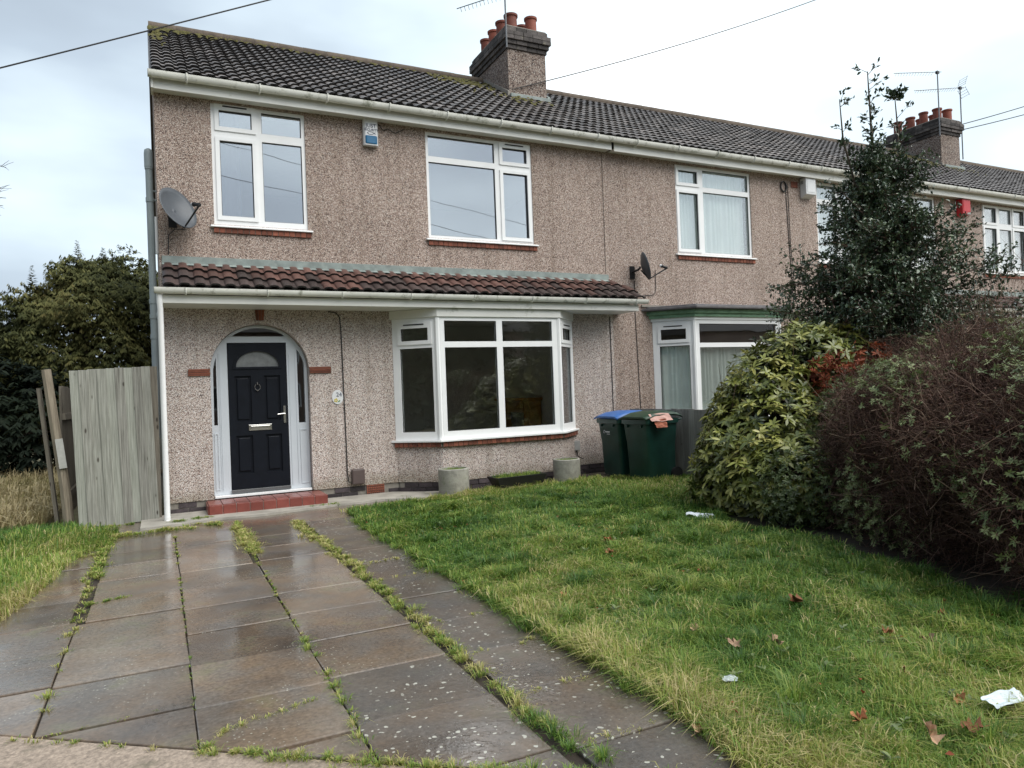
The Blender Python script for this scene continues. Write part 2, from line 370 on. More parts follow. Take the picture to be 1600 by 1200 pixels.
def plate(name, outline, holes, y0, y1, m_, parent=None, **k):
    """vertical plate in the x-z plane with holes, from depth y0 to y1"""
    cu = bpy.data.curves.new(name, 'CURVE'); cu.dimensions = '2D'; cu.fill_mode = 'BOTH'; cu.extrude = abs(y1-y0)/2
    for ring in [outline]+holes:
        sp = cu.splines.new('POLY'); sp.points.add(len(ring)-1)
        for i, (x, z) in enumerate(ring): sp.points[i].co = (x, z, 0, 1)
        sp.use_cyclic_u = True
    tmp = bpy.data.objects.new('tmp', cu); COL.objects.link(tmp)
    dg = bpy.context.evaluated_depsgraph_get(); me = bpy.data.meshes.new_from_object(tmp.evaluated_get(dg))
    bpy.data.objects.remove(tmp); bpy.data.curves.remove(cu)
    me.name = name; n = len(me.vertices); co = np.empty(n*3, 'f'); me.vertices.foreach_get('co', co); co = co.reshape(-1, 3)
    out = np.stack([co[:, 0], (y0+y1)/2 - co[:, 2], co[:, 1]], 1).astype('f')
    me.vertices.foreach_set('co', out.ravel()); me.materials.clear(); me.materials.append(m_)
    for p_ in me.polygons: p_.use_smooth = False
    me.update(); return link(name, me, parent, **k)
def rect(x0, x1, z0, z1): return [(x0, z0), (x1, z0), (x1, z1), (x0, z1)]
def np_mesh(name, V, F, m_, tint=None, parent=None, smooth=False):
    V = np.ascontiguousarray(V, 'f').reshape(-1, 3); F = np.ascontiguousarray(F, 'i'); k = F.shape[1]
    me = bpy.data.meshes.new(name); me.vertices.add(len(V)); me.vertices.foreach_set('co', V.ravel())
    me.loops.add(F.size); me.loops.foreach_set('vertex_index', F.ravel()); me.polygons.add(len(F))
    me.polygons.foreach_set('loop_start', np.arange(0, F.size, k, dtype='i'))
    if tint is not None:
        a = me.attributes.new('tint', 'FLOAT', 'POINT'); a.data.foreach_set('value', np.ascontiguousarray(tint, 'f'))
    me.materials.append(m_); me.update(calc_edges=True)
    if smooth: me.shade_smooth()
    return link(name, me, parent)
def norm(a): return a/np.maximum(np.linalg.norm(a, axis=-1, keepdims=True), 1e-9)
# leaf template along +x, up +z : base, two sides x2, ridge, tip
def leaf_t(w=.32, fold=.08, droop=.12):
    V = np.array([[0, 0, 0], [.35, w/2*.85, fold], [.35, -w/2*.85, fold], [.42, 0, 0], [.70, w/2*.8, fold-droop*.5], [.70, -w/2*.8, fold-droop*.5], [.72, 0, -droop*.4], [1, 0, -droop]])
    F = np.array([[0, 2, 3], [0, 3, 1], [2, 5, 6], [2, 6, 3], [1, 3, 6], [1, 6, 4], [5, 7, 6], [6, 7, 4]])
    return V, F
def leaf_s(w=.5, fold=.12):
    V = np.array([[0, 0, 0], [.5, w/2, fold], [.5, -w/2, fold], [1, 0, -.05]]); F = np.array([[0, 2, 3], [0, 3, 1]]); return V, F
def scatter(tmpl, P, X, Z, size, tint):
    """copies of a template at P with x axis X, up hint Z, size, tint -> V,F,T"""
    tv, tf = tmpl; X = norm(X); Y = norm(np.cross(Z, X)); Z2 = np.cross(X, Y)
    B = np.stack([X, Y, Z2], 1)*np.asarray(size).reshape(-1, 1, 1)
    V = np.einsum('vk,nkc->nvc', tv, B) + P[:, None, :]
    n, k = len(P), len(tv)
    F = (tf[None] + (np.arange(n)*k)[:, None, None]).reshape(-1, 3)
    T = np.repeat(tint, k); return V.reshape(-1, 3), F, T
def merge(parts):
    Vs, Fs, Ts, o = [], [], [], 0
    for V, F, T in parts: Vs.append(V); Fs.append(F+o); Ts.append(T); o += len(V)
    return np.concatenate(Vs), np.concatenate(Fs), np.concatenate(Ts)
def twigs(P0, D, L, r0, bend=.25, seg=2, tint=None):
    """thin three sided twigs"""
    n = len(P0); D = norm(D); ref = norm(rng.normal(size=(n, 3))); A = norm(np.cross(D, ref)); C = np.cross(D, A)
    rows = []
    Bd = norm(rng.normal(size=(n, 3)))
    for s in range(seg+1):
        t = s/seg; c = P0 + D*(L*t)[:, None] + Bd*(L*bend*t*t)[:, None]
        rr = (r0*(1-.75*t))[:, None]
        for k in range(3):
            a = 2*math.pi*k/3; rows.append(c + (A*math.cos(a) + C*math.sin(a))*rr)
    V = np.stack(rows, 1)
    f = []
    for s in range(seg):
        for k in range(3):
            k2 = (k+1) % 3; a, b, c_, d = s*3+k, s*3+k2, (s+1)*3+k2, (s+1)*3+k
            f += [[a, b, c_], [a, c_, d]]
    F = (np.array(f)[None] + (np.arange(n)*V.shape[1])[:, None, None]).reshape(-1, 3)
    T = np.repeat(tint if tint is not None else rng.random(n), V.shape[1])
    return V.reshape(-1, 3), F, T
def blades(P, H, W, lean, heading, tint):
    n = len(P); hd = np.stack([np.cos(heading), np.sin(heading), np.zeros(n)], 1)
    sd_ = np.stack([-np.sin(heading), np.cos(heading), np.zeros(n)], 1)
    up_ = np.array([0, 0, 1.0])
    mid = P + hd*(H*lean*.35)[:, None] + up_*(H*.62)[:, None]
    tip = P + hd*(H*lean*1.05)[:, None] + up_*(H*np.clip(1-.45*lean, .25, 1))[:, None]
    w = (W/2)[:, None]
    V = np.stack([P-sd_*w, P+sd_*w, mid-sd_*w*.75, mid+sd_*w*.75, tip], 1)
    F = (np.array([[0, 1, 3], [0, 3, 2], [2, 3, 4]])[None] + (np.arange(n)*5)[:, None, None]).reshape(-1, 3)
    return V.reshape(-1, 3), F, np.repeat(tint, 5)
def in_poly(P, poly):
    x, y = P[:, 0], P[:, 1]; ins = np.zeros(len(P), bool); n = len(poly)
    for i in range(n):
        x1, y1 = poly[i]; x2, y2 = poly[(i+1) % n]
        c = ((y1 > y) != (y2 > y)) & (x < (x2-x1)*(y-y1)/(y2-y1+1e-12)+x1); ins ^= c
    return ins
def vnoise(x, y, s, seed=0):
    r = np.random.default_rng(seed); out = 0
    for k in range(6):
        a = r.uniform(0, 6.28); f = s*r.uniform(.5, 1.6); out = out + np.sin((x*math.cos(a)+y*math.sin(a))*f + r.uniform(0, 6.28))
    return out/6*1.6

# ================================================================== GROUND
g = MB(); g.prism([(-300, -300), (300, -300), (300, 300), (-300, 300)], -.5, -.09).build('ground', M_field); tag(bpy.data.objects['ground'], kind='structure')
LAWN = [(2.02, -1.5), (2.06, -2.4), (2.03, -3.1), (1.97, -4.4), (1.98, -5.1), (1.98, -5.75), (1.96, -6.3), (1.98, -7.0), (1.95, -7.6), (1.93, -8.1), (1.85, -8.6), (1.8, -10), (9, -10), (9, -.9), (6.2, -.95), (3.4, -.98), (2.6, -1.25)]
LEFT = [(-.50, -.95), (-.62, -1.75), (-.86, -2.5), (-.92, -3.2), (-1.0, -4.2), (-1.15, -5.0), (-1.6, -6.0), (-1.9, -10), (-9, -10), (-9, -.1), (-1.05, -.1), (-1.0, -.6)]
def ground_sheet(name, poly, z, m_, amp=.012):
    bm = bmesh.new(); vsx = [bm.verts.new((x, y, z)) for x, y in poly]; bm.faces.new(vsx)
    bmesh.ops.triangulate(bm, faces=bm.faces[:]); me = bpy.data.meshes.new(name); bm.to_mesh(me); bm.free(); me.materials.append(m_)
    if me.polygons and me.polygons[0].normal.z < 0: me.flip_normals()
    o = link(name, me); tag(o, kind='structure'); return o
M_turf = simple('turf_soil', (.045, .060, .018), .95, .4, 14, .8, 40)
ground_sheet('lawn', LAWN, -.004, M_turf); ground_sheet('side_lawn', LEFT, -.006, M_turf)
bed = ground_sheet('flower_bed', [(4.75, -4.4), (5.0, -5.4), (4.93, -6.2), (4.75, -6.9), (4.5, -7.4), (4.1, -8.0), (3.7, -8.6), (3.7, -9.9), (9, -9.9), (9, -3.0), (6.4, -2.6), (5.4, -3.6)], .004, M_soil)
o = MB().box(-1.0, 2.0, -8.2, -.8, -.06, -.022).build('driveway_bed', M_soil); tag(o, kind='structure')
o = MB().prism([(-3, -5.2), (-.74, -6.42), (.92, -7.72), (3.2, -9.45), (3.2, -12), (-3, -12)], -.055, -.008).build('apron', M_apron); tag(o, kind='structure')
o = MB().prism([(-.95, -1.62), (-1.0, -.2), (0, -.2), (0, -.62), (.6, -.60), (1.9, -.62), (2.8, -.6), (3.45, -1.0), (7.2, -.98), (7.2, -.02), (-.0, -.02), (-1.0, -.02), (-1.0, -.3), (-1.4, -.3), (-1.3, -1.4)], -.05, -.012)
o = MB().box(-1.0, 2.1, -1.72, -.01, -.05, -.012).box(2.1, 7.9, -1.35, -.01, -.05, -.012).build('path', M_slab); tag(o, kind='structure')
o = MB().prism([(-.3, -.98), (.35, -.90), (.6, -.80), (1.1, -.86), (1.9, -.72), (2.7, -.66), (3.35, -.98), (3.6, -.80), (3.9, -.52), (3.4, -.35), (3.0, -.02), (-.0, -.02), (-.3, -.3)], -.011, .018).build('concrete_strip', M_strip); tag(o, kind='structure')
# paving slabs
drive = tag(empty('driveway'), kind='structure')
colx = [-1.25, -.60, .055, .69, 1.385, 2.0]
def clip(poly, f):
    out = []
    for i in range(len(poly)):
        a, b = poly[i], poly[(i+1) % len(poly)]; fa, fb = f(a), f(b)
        if fa > 0: out.append(a)
        if (fa > 0) != (fb > 0): t = fa/(fa-fb); out.append((a[0]+(b[0]-a[0])*t, a[1]+(b[1]-a[1])*t))
    return out
rows = [-1.70 - .612*i for i in range(14)]
for ci in range(5):
    off = [0.08, .04, -.01, .03, -.03][ci]
    for ri in range(13):
        y1, y0 = rows[ri]+off+random.uniform(-.015, .015), rows[ri+1]+off+random.uniform(-.015, .015)
        if ri+1 < 13: pass
        gl_ = .04 if ci in (4,) else .004; gr = .04 if ci == 3 else .004
        if ci == 1: gl_ = .045 if y1 > -4.3 else .004
        if ci == 0: gr = .04 if y1 > -4.3 else .005
        if ci == 2: gr = .03 if y1 > -3.4 else .004
        if ci == 3: gl_ = .03 if y1 > -3.4 else .004
        a, b = colx[ci]+gl_, colx[ci+1]-gr
        j = lambda: random.uniform(-.006, .006)
        poly = [(a+j(), y0+.004+j()), (b+j(), y0+.004+j()), (b+j(), y1-.004+j()), (a+j(), y1-.004+j())]
        poly = clip(poly, lambda p_: (p_[1]+6.42) + .77*(p_[0]+.74))
        if len(poly) < 3: continue
        zt = random.uniform(-.003, .004)
        li = ci == 4 or (ci == 3 and ri > 7) or (ci == 2 and ri > 9)
        s = MB().prism(poly, -.045, zt); s.v = [(x, y, z+((x-a)*tx if z > -.04 else 0)) for tx in [random.uniform(-.004, .004)] for x, y, z in s.v]
        s.build('paving_slab', M_slabl if li else M_slab, drive, bevel=.006)

# ================================================================== HOUSES
W = 7.05
EY, EZ, RY, RZ = -.28, 5.69, 3.6, 8.06
SL = math.atan2(RZ-EZ, RY-EY); SLEN = math.hypot(RZ-EZ, RY-EY)
def roof_z(y): return EZ + (y-EY)*(RZ-EZ)/(RY-EY)
M_edge = simple('painted_shadow_tile_edge', (.014, .012, .012), .8)  # step shadow of each tile course, painted as near-black front edges
def tile_mesh(name, m_, rolls, w, length, thick=.030, hh=.034, lift=.042):
    xs, hs = [], []
    for r_ in range(rolls):
        for t, h in ((0, 0), (.07, .55), (.17, .9), (.34, 1), (.50, .97), (.63, .75), (.72, .2), (.80, 0), (.92, 0)):
            xs.append((r_+t)*w/rolls); hs.append(h*hh)
    xs.append(w*1.02); hs.append(0)
    n = len(xs); v = []
    for y, dz in ((0, lift), (length, 0)):
        v += [(x, y, h+dz) for x, h in zip(xs, hs)]
    v += [(x, 0.004, h+lift-thick) for x, h in zip(xs, hs)]
    f = [(i, i+1, n+i+1, n+i) for i in range(n-1)] + [(2*n+i, 2*n+i+1, i+1, i) for i in range(n-1)]
    f += [(2*n, 0, n), (n-1, 3*n-1, 2*n-1)]
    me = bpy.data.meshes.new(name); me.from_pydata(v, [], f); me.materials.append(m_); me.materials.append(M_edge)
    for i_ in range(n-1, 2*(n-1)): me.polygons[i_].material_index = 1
    me.shade_smooth(); me.set_sharp_from_angle(angle=R(50)); me.update(); return me
TW = W/22
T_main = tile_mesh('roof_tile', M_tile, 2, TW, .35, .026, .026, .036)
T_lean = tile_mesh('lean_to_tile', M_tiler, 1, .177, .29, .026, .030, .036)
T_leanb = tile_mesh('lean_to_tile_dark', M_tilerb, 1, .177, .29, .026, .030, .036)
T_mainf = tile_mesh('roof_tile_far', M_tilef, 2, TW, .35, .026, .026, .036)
NC = 16; GAUGE = SLEN/NC
ridge_me = MB().tube([(0, 0, 0), (.44, 0, 0)], .115, 12).mesh('ridge_tile', M_ridge, 50)

def put_tiles(roof, x0, x1, single):
    n = round((x1-x0)/TW)
    if single:
        for r_ in range(13):
            for c in range(n):
                y = EY + r_*GAUGE*math.cos(SL); z = EZ + r_*GAUGE*math.sin(SL)
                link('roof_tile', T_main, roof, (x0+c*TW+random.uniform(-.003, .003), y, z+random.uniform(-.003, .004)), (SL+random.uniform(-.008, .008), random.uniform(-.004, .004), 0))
    if True:
        tv = np.array([v.co[:] for v in T_mainf.vertices]); c_, s_ = math.cos(SL), math.sin(SL)
        tv = np.stack([tv[:, 0], tv[:, 1]*c_-tv[:, 2]*s_, tv[:, 1]*s_+tv[:, 2]*c_], 1)
        V, F, MI = [], [], []; k = 0; mi0 = [p_.material_index for p_ in T_mainf.polygons]
        fs = [tuple(p_.vertices) for p_ in T_mainf.polygons]
        for r_ in range(13 if single else 0, NC):
            for c in range(n):
                d = np.array([x0+c*TW, EY+r_*GAUGE*c_, EZ+r_*GAUGE*s_+random.uniform(-.003, .003)])
                V += [tuple(q_) for q_ in tv+d]; F += [tuple(i+k for i in f) for f in fs]; MI += mi0; k += len(tv)
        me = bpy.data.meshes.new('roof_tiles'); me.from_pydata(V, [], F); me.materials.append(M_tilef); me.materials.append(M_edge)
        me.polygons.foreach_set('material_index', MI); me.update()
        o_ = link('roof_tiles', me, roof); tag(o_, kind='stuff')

def glaze_window(parent, outer, glasses, M4=None, curtain=None, y=0.02, gm=None, sill=True, bricks=True, room=True):
    """outer (x0,x1,z0,z1); glasses: (x0,x1,z0,z1,opener,vent). All in the local x-z plane facing -y"""
    holes = []
    for (a, b, c, d, op, ve) in glasses:
        k = .045 if op else 0
        holes.append(rect(a-k, b+k, c-k, d+k+(.012 if ve else 0)))
    fr = plate('window', rect(*outer), holes, y, y+.07, M_upvc, parent)
    if M4 is not None: fr.matrix_basis = M4
    md = fr.modifiers.new('bevel', 'BEVEL'); md.width = .006; md.segments = 2; md.limit_method = 'ANGLE'
    for (a, b, c, d, op, ve) in glasses:
        if op:
            t = .05 + (.04 if ve else 0)
            s_ = plate('sash', rect(a-.056, b+.056, c-.056, d+t), [rect(a, b, c, d)], y-.018, y+.05, M_upvc, fr)
            md = s_.modifiers.new('bevel', 'BEVEL'); md.width = .008; md.segments = 2; md.limit_method = 'ANGLE'
            if ve: MB().box(a+.05, b-.06, y-.026, y-.017, d+.045, d+.062).build('trickle_vent', M_black, fr)
            # rubber gasket
        plate('gasket', rect(a-.002, b+.002, c-.002, d+.002), [rect(a+.007, b-.007, c+.007, d-.007)], y+.018 if not op else y+.004, y+.03, M_black, fr)
        MB().box(a-.003, b+.003, y+.032, y+.038, c-.003, d+.003).build('pane', gm or M_glass, fr)
    x0, x1, z0, z1 = outer
    if sill: MB().prism_x([(y-.075, z0-.032), (y+.05, z0-.032), (y+.05, z0-.002), (y-.01, z0+.008), (y-.075, z0-.014)], x0-.035, x1+.05).build('sill', M_upvc, fr, bevel=.004)
    if curtain:
        cz0, cz1, cm, gaps = curtain
        for (ca, cb) in gaps:
            n = max(8, int((cb-ca)/.012)); xs = np.linspace(ca, cb, n)
            ys = y+.14 + .020*np.sin(xs*62+np.sin(xs*17)*1.6) + .012*np.sin(xs*31)
            V = [(xs[i], ys[i], cz0) for i in range(n)] + [(xs[i], y+.14+(ys[i]-y-.14)*.5, cz1) for i in range(n)]
            s_ = MB(); s_.v = V; s_.f = [(i, i+1, n+i+1, n+i) for i in range(n-1)]
            s_.build('curtain', cm, fr, smooth=80)
    return fr
def room_box(parent, x0, x1, y0, y1, z0, z1):
    t = .02; s = MB()
    s.box(x0-t, x0, y0, y1, z0, z1).box(x1, x1+t, y0, y1, z0, z1).box(x0-t, x1+t, y1, y1+t, z0, z1)
    s.box(x0-t, x1+t, y0, y1, z1+.001, z1+t).box(x0-t, x1+t, y0, y1, z0-t, z0-.001)
    return s.build('room', M_room, parent)
def sill_bricks(parent, x0, x1, z1, y=-.028, M4=None, h=.068):
    n = max(1, round((x1-x0)/.078)); w = (x1-x0)/n
    me = MB().box(.004, w-.005, 0, .09, -h, 0).mesh('brick', M_brick_r)
    bk = MB().box(x0, x1, y+.012, y+.07, z1-h, z1-.001).build('sill_course', M_mortar, parent)
    if M4 is not None: bk.matrix_basis = M4
    for i in range(n):
        b = link('brick', me, bk, (x0+i*w, y+random.uniform(-.003, .003), z1-.001+random.uniform(-.002, .001)))
    return bk

def house(idx, ox, mirrored, label, lean, single_tiles):
    H = empty('terraced_house', (ox, 0, 0)); tag(H, label, 'house', 'terraced houses in one row')
    X = (lambda x: W-x) if mirrored else (lambda x: x)
    def xr(a, b): return (X(a), X(b)) if not mirrored else (X(b), X(a))
    def RX(a, b, c, d): p_, q_ = xr(a, b); return rect(p_, q_, c, d)
    # door arch
    arch = [(.565, .148), (1.86, .148)] + [(1.2125+.6475*math.cos(t), 1.85+.6475*math.sin(t)) for t in np.linspace(0, math.pi, 29)]
    archX = [(X(a), b) for a, b in arch]
    bayh = RX(3.12, 6.18, .70, 2.56)
    lowm = M_dash if idx == 0 else M_dashu
    plate('front_wall', rect(.002 if idx else 0, W, .148, 3.33), [archX, bayh], 0, .28, lowm, H)
    w1 = (.67, 1.93, 3.83, 5.495); w2 = (3.717, 5.575, 3.83, 5.49)
    wh = [RX(w1[0]+.012, w1[1]-.012, w1[2]+.01, w1[3]-.01)]
    if idx == 2: wh.append(rect(3.70, 5.95, 3.84, 5.48))
    else: wh.append(RX(w2[0]+.012, w2[1]-.012, w2[2]+.01, w2[3]-.01))
    plate('upper_wall', rect(.002 if idx else 0, W, 3.332, 5.56), wh, 0, .28, M_dashu, H)
    # hidden body: gable, back
    gable = [(.29, -.1), (7.2, -.1), (7.2, roof_z(.0)-.1), (RY, RZ-.14), (.29, roof_z(.29)-.14)]
    if idx == 0:
        MB().prism_x([(.281, -.1), (7.2, -.1), (7.2, 5.5), (RY, RZ-.10), (.281, roof_z(.281)-.10)], 0, .25).build('gable_wall', M_dashu, H)
    MB().box(.26, W, 7.0, 7.2, -.1, 5.5).build('rear_wall', M_dashu, H)
    MB().prism_x([(.3, 0), (6.99, 0), (6.99, 5.5), (RY, RZ-.16), (.3, roof_z(.3)-.16)], W-.1, W-.002).build('party_wall', M_room, H)
    # plinth bricks
    pl = MB().box(0.002, W-.002, .022, .27, -.05, .146).build('plinth', M_mortard if idx == 0 else M_mortar, H)
    if idx == 0:
        bm_ = MB().box(0, .215, 0, .06, 0, .062).mesh('brick', M_brick_b)
        for r_ in range(2):
            x = .02 + (.11 if r_ else 0)
            while x < W-.22:
                if not (.35 < x < 1.95) and not (2.42 < x < 2.9) and not (3.05 < x < 6.05): link('brick', bm_, pl, (x, .008+random.uniform(-.003, .003), .002+r_*.073))
                x += .226
    # roof
    deck = MB().prism_x([(EY+.03, EZ-.035), (RY, RZ-.035), (7.5, roof_z(-.3)-.0), (7.5, roof_z(-.3)-.10), (RY, RZ-.15), (EY+.03, EZ-.07)], -.045 if idx == 0 else 0, W).build('roof', M_tilef, H)
    put_tiles(deck, -.02 if idx == 0 else 0, W+.01, single_tiles)
    for i in range(16): link('ridge_tile', ridge_me, deck, (-.03+i*.4425, RY, RZ+.0), (0, random.uniform(-.01, .01), 0))
    # soffit, fascia, gutter
    FB = 5.50 if idx == 0 else 5.485
    MB().box(-.0 if idx == 0 else .03, W-.02, -.20, -.182, FB, 5.645).build('fascia', M_fascia, H, bevel=.003)
    MB().box(-.0 if idx == 0 else .03, W-.02, -.181, -.001, 5.522, 5.535).build('soffit', M_fascia, H)
    if idx == 0: MB().box(-.03, .0, -.22, .05, FB, 5.66).build('soffit_end', M_fascia, H)
    gm_ = gutter_mesh(W + (.0 if idx else .06), .056, 1.45)
    gt = link('gutter', gm_, H, (-.06 if idx == 0 else 0, -.275, 5.688))
    for i in range(8 if idx < 2 else 4):
        xb = .45+i*.9 if idx < 2 else .9+i*1.8
        MB().tube([(xb, -.064, .008)]+[(xb, .064*math.cos(t), -.088*abs(math.sin(t))) for t in np.linspace(math.pi, 2*math.pi, 9)], .012, 6).box(xb-.012, xb+.012, .05, .075, -.09, .01).build('bracket', M_gutter, gt)
    # upper windows
    cw = None
    def G(L): return [(*(xr(a, b)), c, d, o_, v_) for a, b, c, d, o_, v_ in L]
    g1 = G([(.785, 1.205, 5.18, 5.405, 1, 1), (.785, 1.205, 3.965, 4.99, 1, 0), (1.335, 1.87, 5.15, 5.44, 0, 0), (1.335, 1.87, 3.925, 5.035, 0, 0)])
    g2 = G([(3.775, 4.90, 5.11, 5.43, 0, 0), (3.775, 4.90, 3.885, 5.02, 0, 0), (5.04, 5.48, 5.155, 5.38, 1, idx == 0), (5.04, 5.48, 3.93, 4.97, 1, 0)])
    a, b = xr(w1[0], w1[1])
    cur1 = (3.8, 5.5, M_curtw, [(a+.05, b-.05)]) if idx in (1, 2, 3) else (3.8, 5.5, M_roomblind, [xr(.72, 1.06)])
    glaze_window(H, (a, b, w1[2], w1[3]), g1, curtain=cur1, gm=None if idx == 0 else M_glassn)
    sill_bricks(H, a, b+.03, w1[2]-.033)
    if idx == 2:
        gl5 = []
        for q0, q1, op in ((3.80, 4.27, 1), (4.42, 4.90, 0), (5.00, 5.44, 1)):
            gl5 += [(q0, q1, 5.06, 5.42, op, 0), (q0, q1, 3.92, 4.92, op, 0)]
        glaze_window(H, (3.66, 5.56, 3.83, 5.49), gl5, curtain=(3.8, 5.5, M_curtw, [(3.7, 5.5)]), gm=M_glassn)
        a2, b2 = 3.66, 5.56
    else:
        a2, b2 = xr(w2[0], w2[1])
        c2 = (3.8, 5.5, M_curt, [(a2+.05, b2-.05)]) if idx == 1 else ((3.8, 5.5, M_curtw, [(a2+.05, b2-.05)]) if idx == 3 else None)
        glaze_window(H, (a2, b2, w2[2], w2[3]), g2, curtain=c2, gm=None if idx == 0 else M_glassn)
    sill_bricks(H, a2, b2+.03, w2[2]-.033)
    rx0, rx1 = .29, W-.12
    room_box(H, rx0, 3.0 if not mirrored else 3.9, .285, 4.3, 3.5, 5.45)
    room_box(H, 3.1 if not mirrored else 4.0, rx1, .285, 4.3, 3.5, 5.45)
    if mirrored: room_box(H, rx0, 4.2, .285, 4.4, .16, 2.9); room_box(H, 4.5, rx1, .33, 3, .16, 2.9)
    else: room_box(H, 2.75, rx1, .285, 4.4, .16, 2.9); room_box(H, rx0, 2.6, .33, 3, .16, 2.9)
    # bay
    BP = [(3.08, 0), (3.63, -.5), (5.67, -.5), (6.22, 0)]
    if mirrored: BP = [(W-x, y) for x, y in reversed(BP)]
    def offs(d):
        (x0, y0), (x1, y1), (x2, y2), (x3, y3) = BP; k = d*.8
        return [(x0-d*1.0, 0), (x1-k*.75, y1-d), (x2+k*.75, y2-d), (x3+d*1.0, 0)]
    def bpoly(d, inner=False):
        o_ = offs(d); return [(o_[0][0], o_[0][1]-.001), o_[1], o_[2], (o_[3][0], o_[3][1]-.001)]
    bw = MB().prism(list(reversed(bpoly(-.02)))[::-1], .148, .66); bw = bw.build('bay_wall', lowm, H)
    MB().prism(bpoly(-.045), -.05, .147).build('bay_plinth', M_mortard, H)
    (x0, y0), (x1, y1), (x2, y2), (x3, y3) = BP
    LL = math.hypot(x1-x0, y1-y0); aL = math.atan2(y1-y0, x1-x0)
    ML = Matrix.Translation((x0, 0, 0)) @ Matrix.Rotation(aL, 4, 'Z')
    MF = Matrix.Translation((x1, y1, 0))
    MR = Matrix.Translation((x2, y2, 0)) @ Matrix.Rotation(-aL, 4, 'Z')
    if idx == 0:
        bm_ = MB().box(0, .215, 0, .05, 0, .062).mesh('brick', M_brick_b)
        for Mx, L_ in ((ML, LL), (MF, x2-x1), (MR, LL)):
            for r_ in range(2):
                x = .01+(.11 if r_ else 0)
                while x < L_-.14:
                    b_ = link('brick', bm_, pl); b_.matrix_basis = Mx @ Matrix.Translation((x, .02, .002+r_*.073)); x += .226
    # sill bricks of the bay
    sill_bricks(H, .0, LL-.0, .735, -.035, ML); sill_bricks(H, .01, x2-x1-.01, .735, -.035, MF); sill_bricks(H, .0, LL, .735, -.035, MR)
    MB().prism(bpoly(.065), .737, .768).build('bay_sill', M_upvc, H, bevel=.005)
    zt = 2.57
    gmx = M_glassb
    cc = (.78, 2.12, M_curt, None) if mirrored else None
    def cu_(a_, b_): return (.78, 2.12, M_curt, [(a_, b_)]) if idx % 2 else None
    glaze_window(H, (.01, LL-.03, .77, zt), [(.155, LL-.155, 2.235, 2.42, 1, 1), (.125, LL-.10, .885, 2.125, 0, 0)], ML, cu_(.03, LL-.06), 0, gmx if idx == 0 else M_glassn, sill=False)
    Lf = x2-x1
    if not mirrored: fg = [(.10, .945, 2.205, 2.515, 0, 0), (1.045, 1.915, 2.205, 2.515, 0, 0), (.10, .945, .885, 2.12, 0, 0), (1.045, 1.915, .885, 2.12, 0, 0)]
    else: fg = [(.10, Lf-.1, 2.16, 2.50, 0, 0), (.10, Lf-.1, .885, 2.08, 0, 0)]
    glaze_window(H, (.035, Lf-.035, .77, zt), fg, MF, cu_(.05, Lf-.05), 0, gmx if idx == 0 else M_glassn, sill=False)
    glaze_window(H, (.03, LL-.01, .77, zt), [(.155, LL-.155, 2.235, 2.42, 1, 1), (.10, LL-.125, .885, 2.125, 0, 0)], MR, cu_(.06, LL-.03), 0, gmx if idx == 0 else M_glassn, sill=False)
    for (px_, py_) in ((x1, y1), (x2, y2)):
        MB().tube([(px_, py_+.03, .77), (px_, py_+.03, zt)], .045, 8).build('corner_post', M_upvc, H, smooth=40)
    if lean:
        MB().prism(bpoly(.03), zt+.001, 2.694).build('bay_head', M_fascia, H, bevel=.004)
        # lean-to roof over door and bay
        lz1, lz0, ly0 = 3.27, 2.885, -.63; lsl = math.atan2(lz1-lz0, -ly0); ll = math.hypot(lz1-lz0, ly0)
        XL, XR = 0.03, W+.02
        lr = MB().prism_x([(0-.003, 2.70), (0-.003, lz1-.03), (ly0+.03, lz0-.03), (-.56, 2.80), (-.56, 2.70)], XL, XR-.05).build('lean_to_roof', M_tilef, H)
        MB().prism_x([(-.003, lz1-.035), (ly0+.03, lz0-.035), (ly0+.03, lz0-.06), (-.003, lz1-.06)], XL, XR+.16).build('roof_edge', M_tilef, H)
        g_ = ll/3
        for r_ in range(3):
            xe = XR + .22 - .075*(r_*1.0) if True else XR
            c = 0; x = XL
            while x < xe-.06:
                me = T_leanb if (r_ == 0 and random.random() < .85) or (r_ == 1 and random.random() < .35) else T_lean
                link('roof_tile', me, lr, (x+random.uniform(-.003, .003), ly0+r_*g_*math.cos(lsl), lz0+r_*g_*math.sin(lsl)+random.uniform(-.003, .004)), (lsl+random.uniform(-.015, .015), random.uniform(-.01, .01), random.uniform(-.008, .008)))
                x += .177
        MB().box(XL+.0, W-.06, -.022, -.002, 3.285, 3.385).prism_x([(-.002, 3.30), (-.09, 3.262), (-.09, 3.255), (-.002, 3.285)], XL, W-.02).build('flashing', M_lead, H, bevel=.003)
        MB().box(-.02, W+.13, -.585, -.565, 2.695, 2.80).build('fascia', M_fascia, H, bevel=.003)
        MB().box(-.02, W+.13, -.564, -.003, 2.697, 2.708).build('soffit', M_fascia, H)
        gt2 = link('gutter', gutter_mesh(W+.33, .055), H, (-.07, -.645, 2.875))
        for i in range(8):
            xb = .35+i*.97
            MB().tube([(xb, .061*math.cos(t), -.080*abs(math.sin(t))) for t in np.linspace(math.pi, 2*math.pi, 9)], .011, 6).build('bracket', M_gutter, gt2)
    else:
        MB().prism(bpoly(.02), zt+.001, 2.62).build('bay_head', M_upvc, H)
        MB().prism(bpoly(.06), 2.621, 2.68).build('bay_moulding', M_green, H, bevel=.006)
        MB().prism(bpoly(.11), 2.681, 2.75).build('bay_fascia', M_green, H, bevel=.008)
        br = MB().prism(bpoly(.22), 2.751, 2.80).build('bay_roof', M_felt, H, bevel=.012)
        MB().prism([(x*1.0, y) for x, y in bpoly(.12)], 2.801, 2.835).build('bay_roof_top', M_felt, H, bevel=.014)
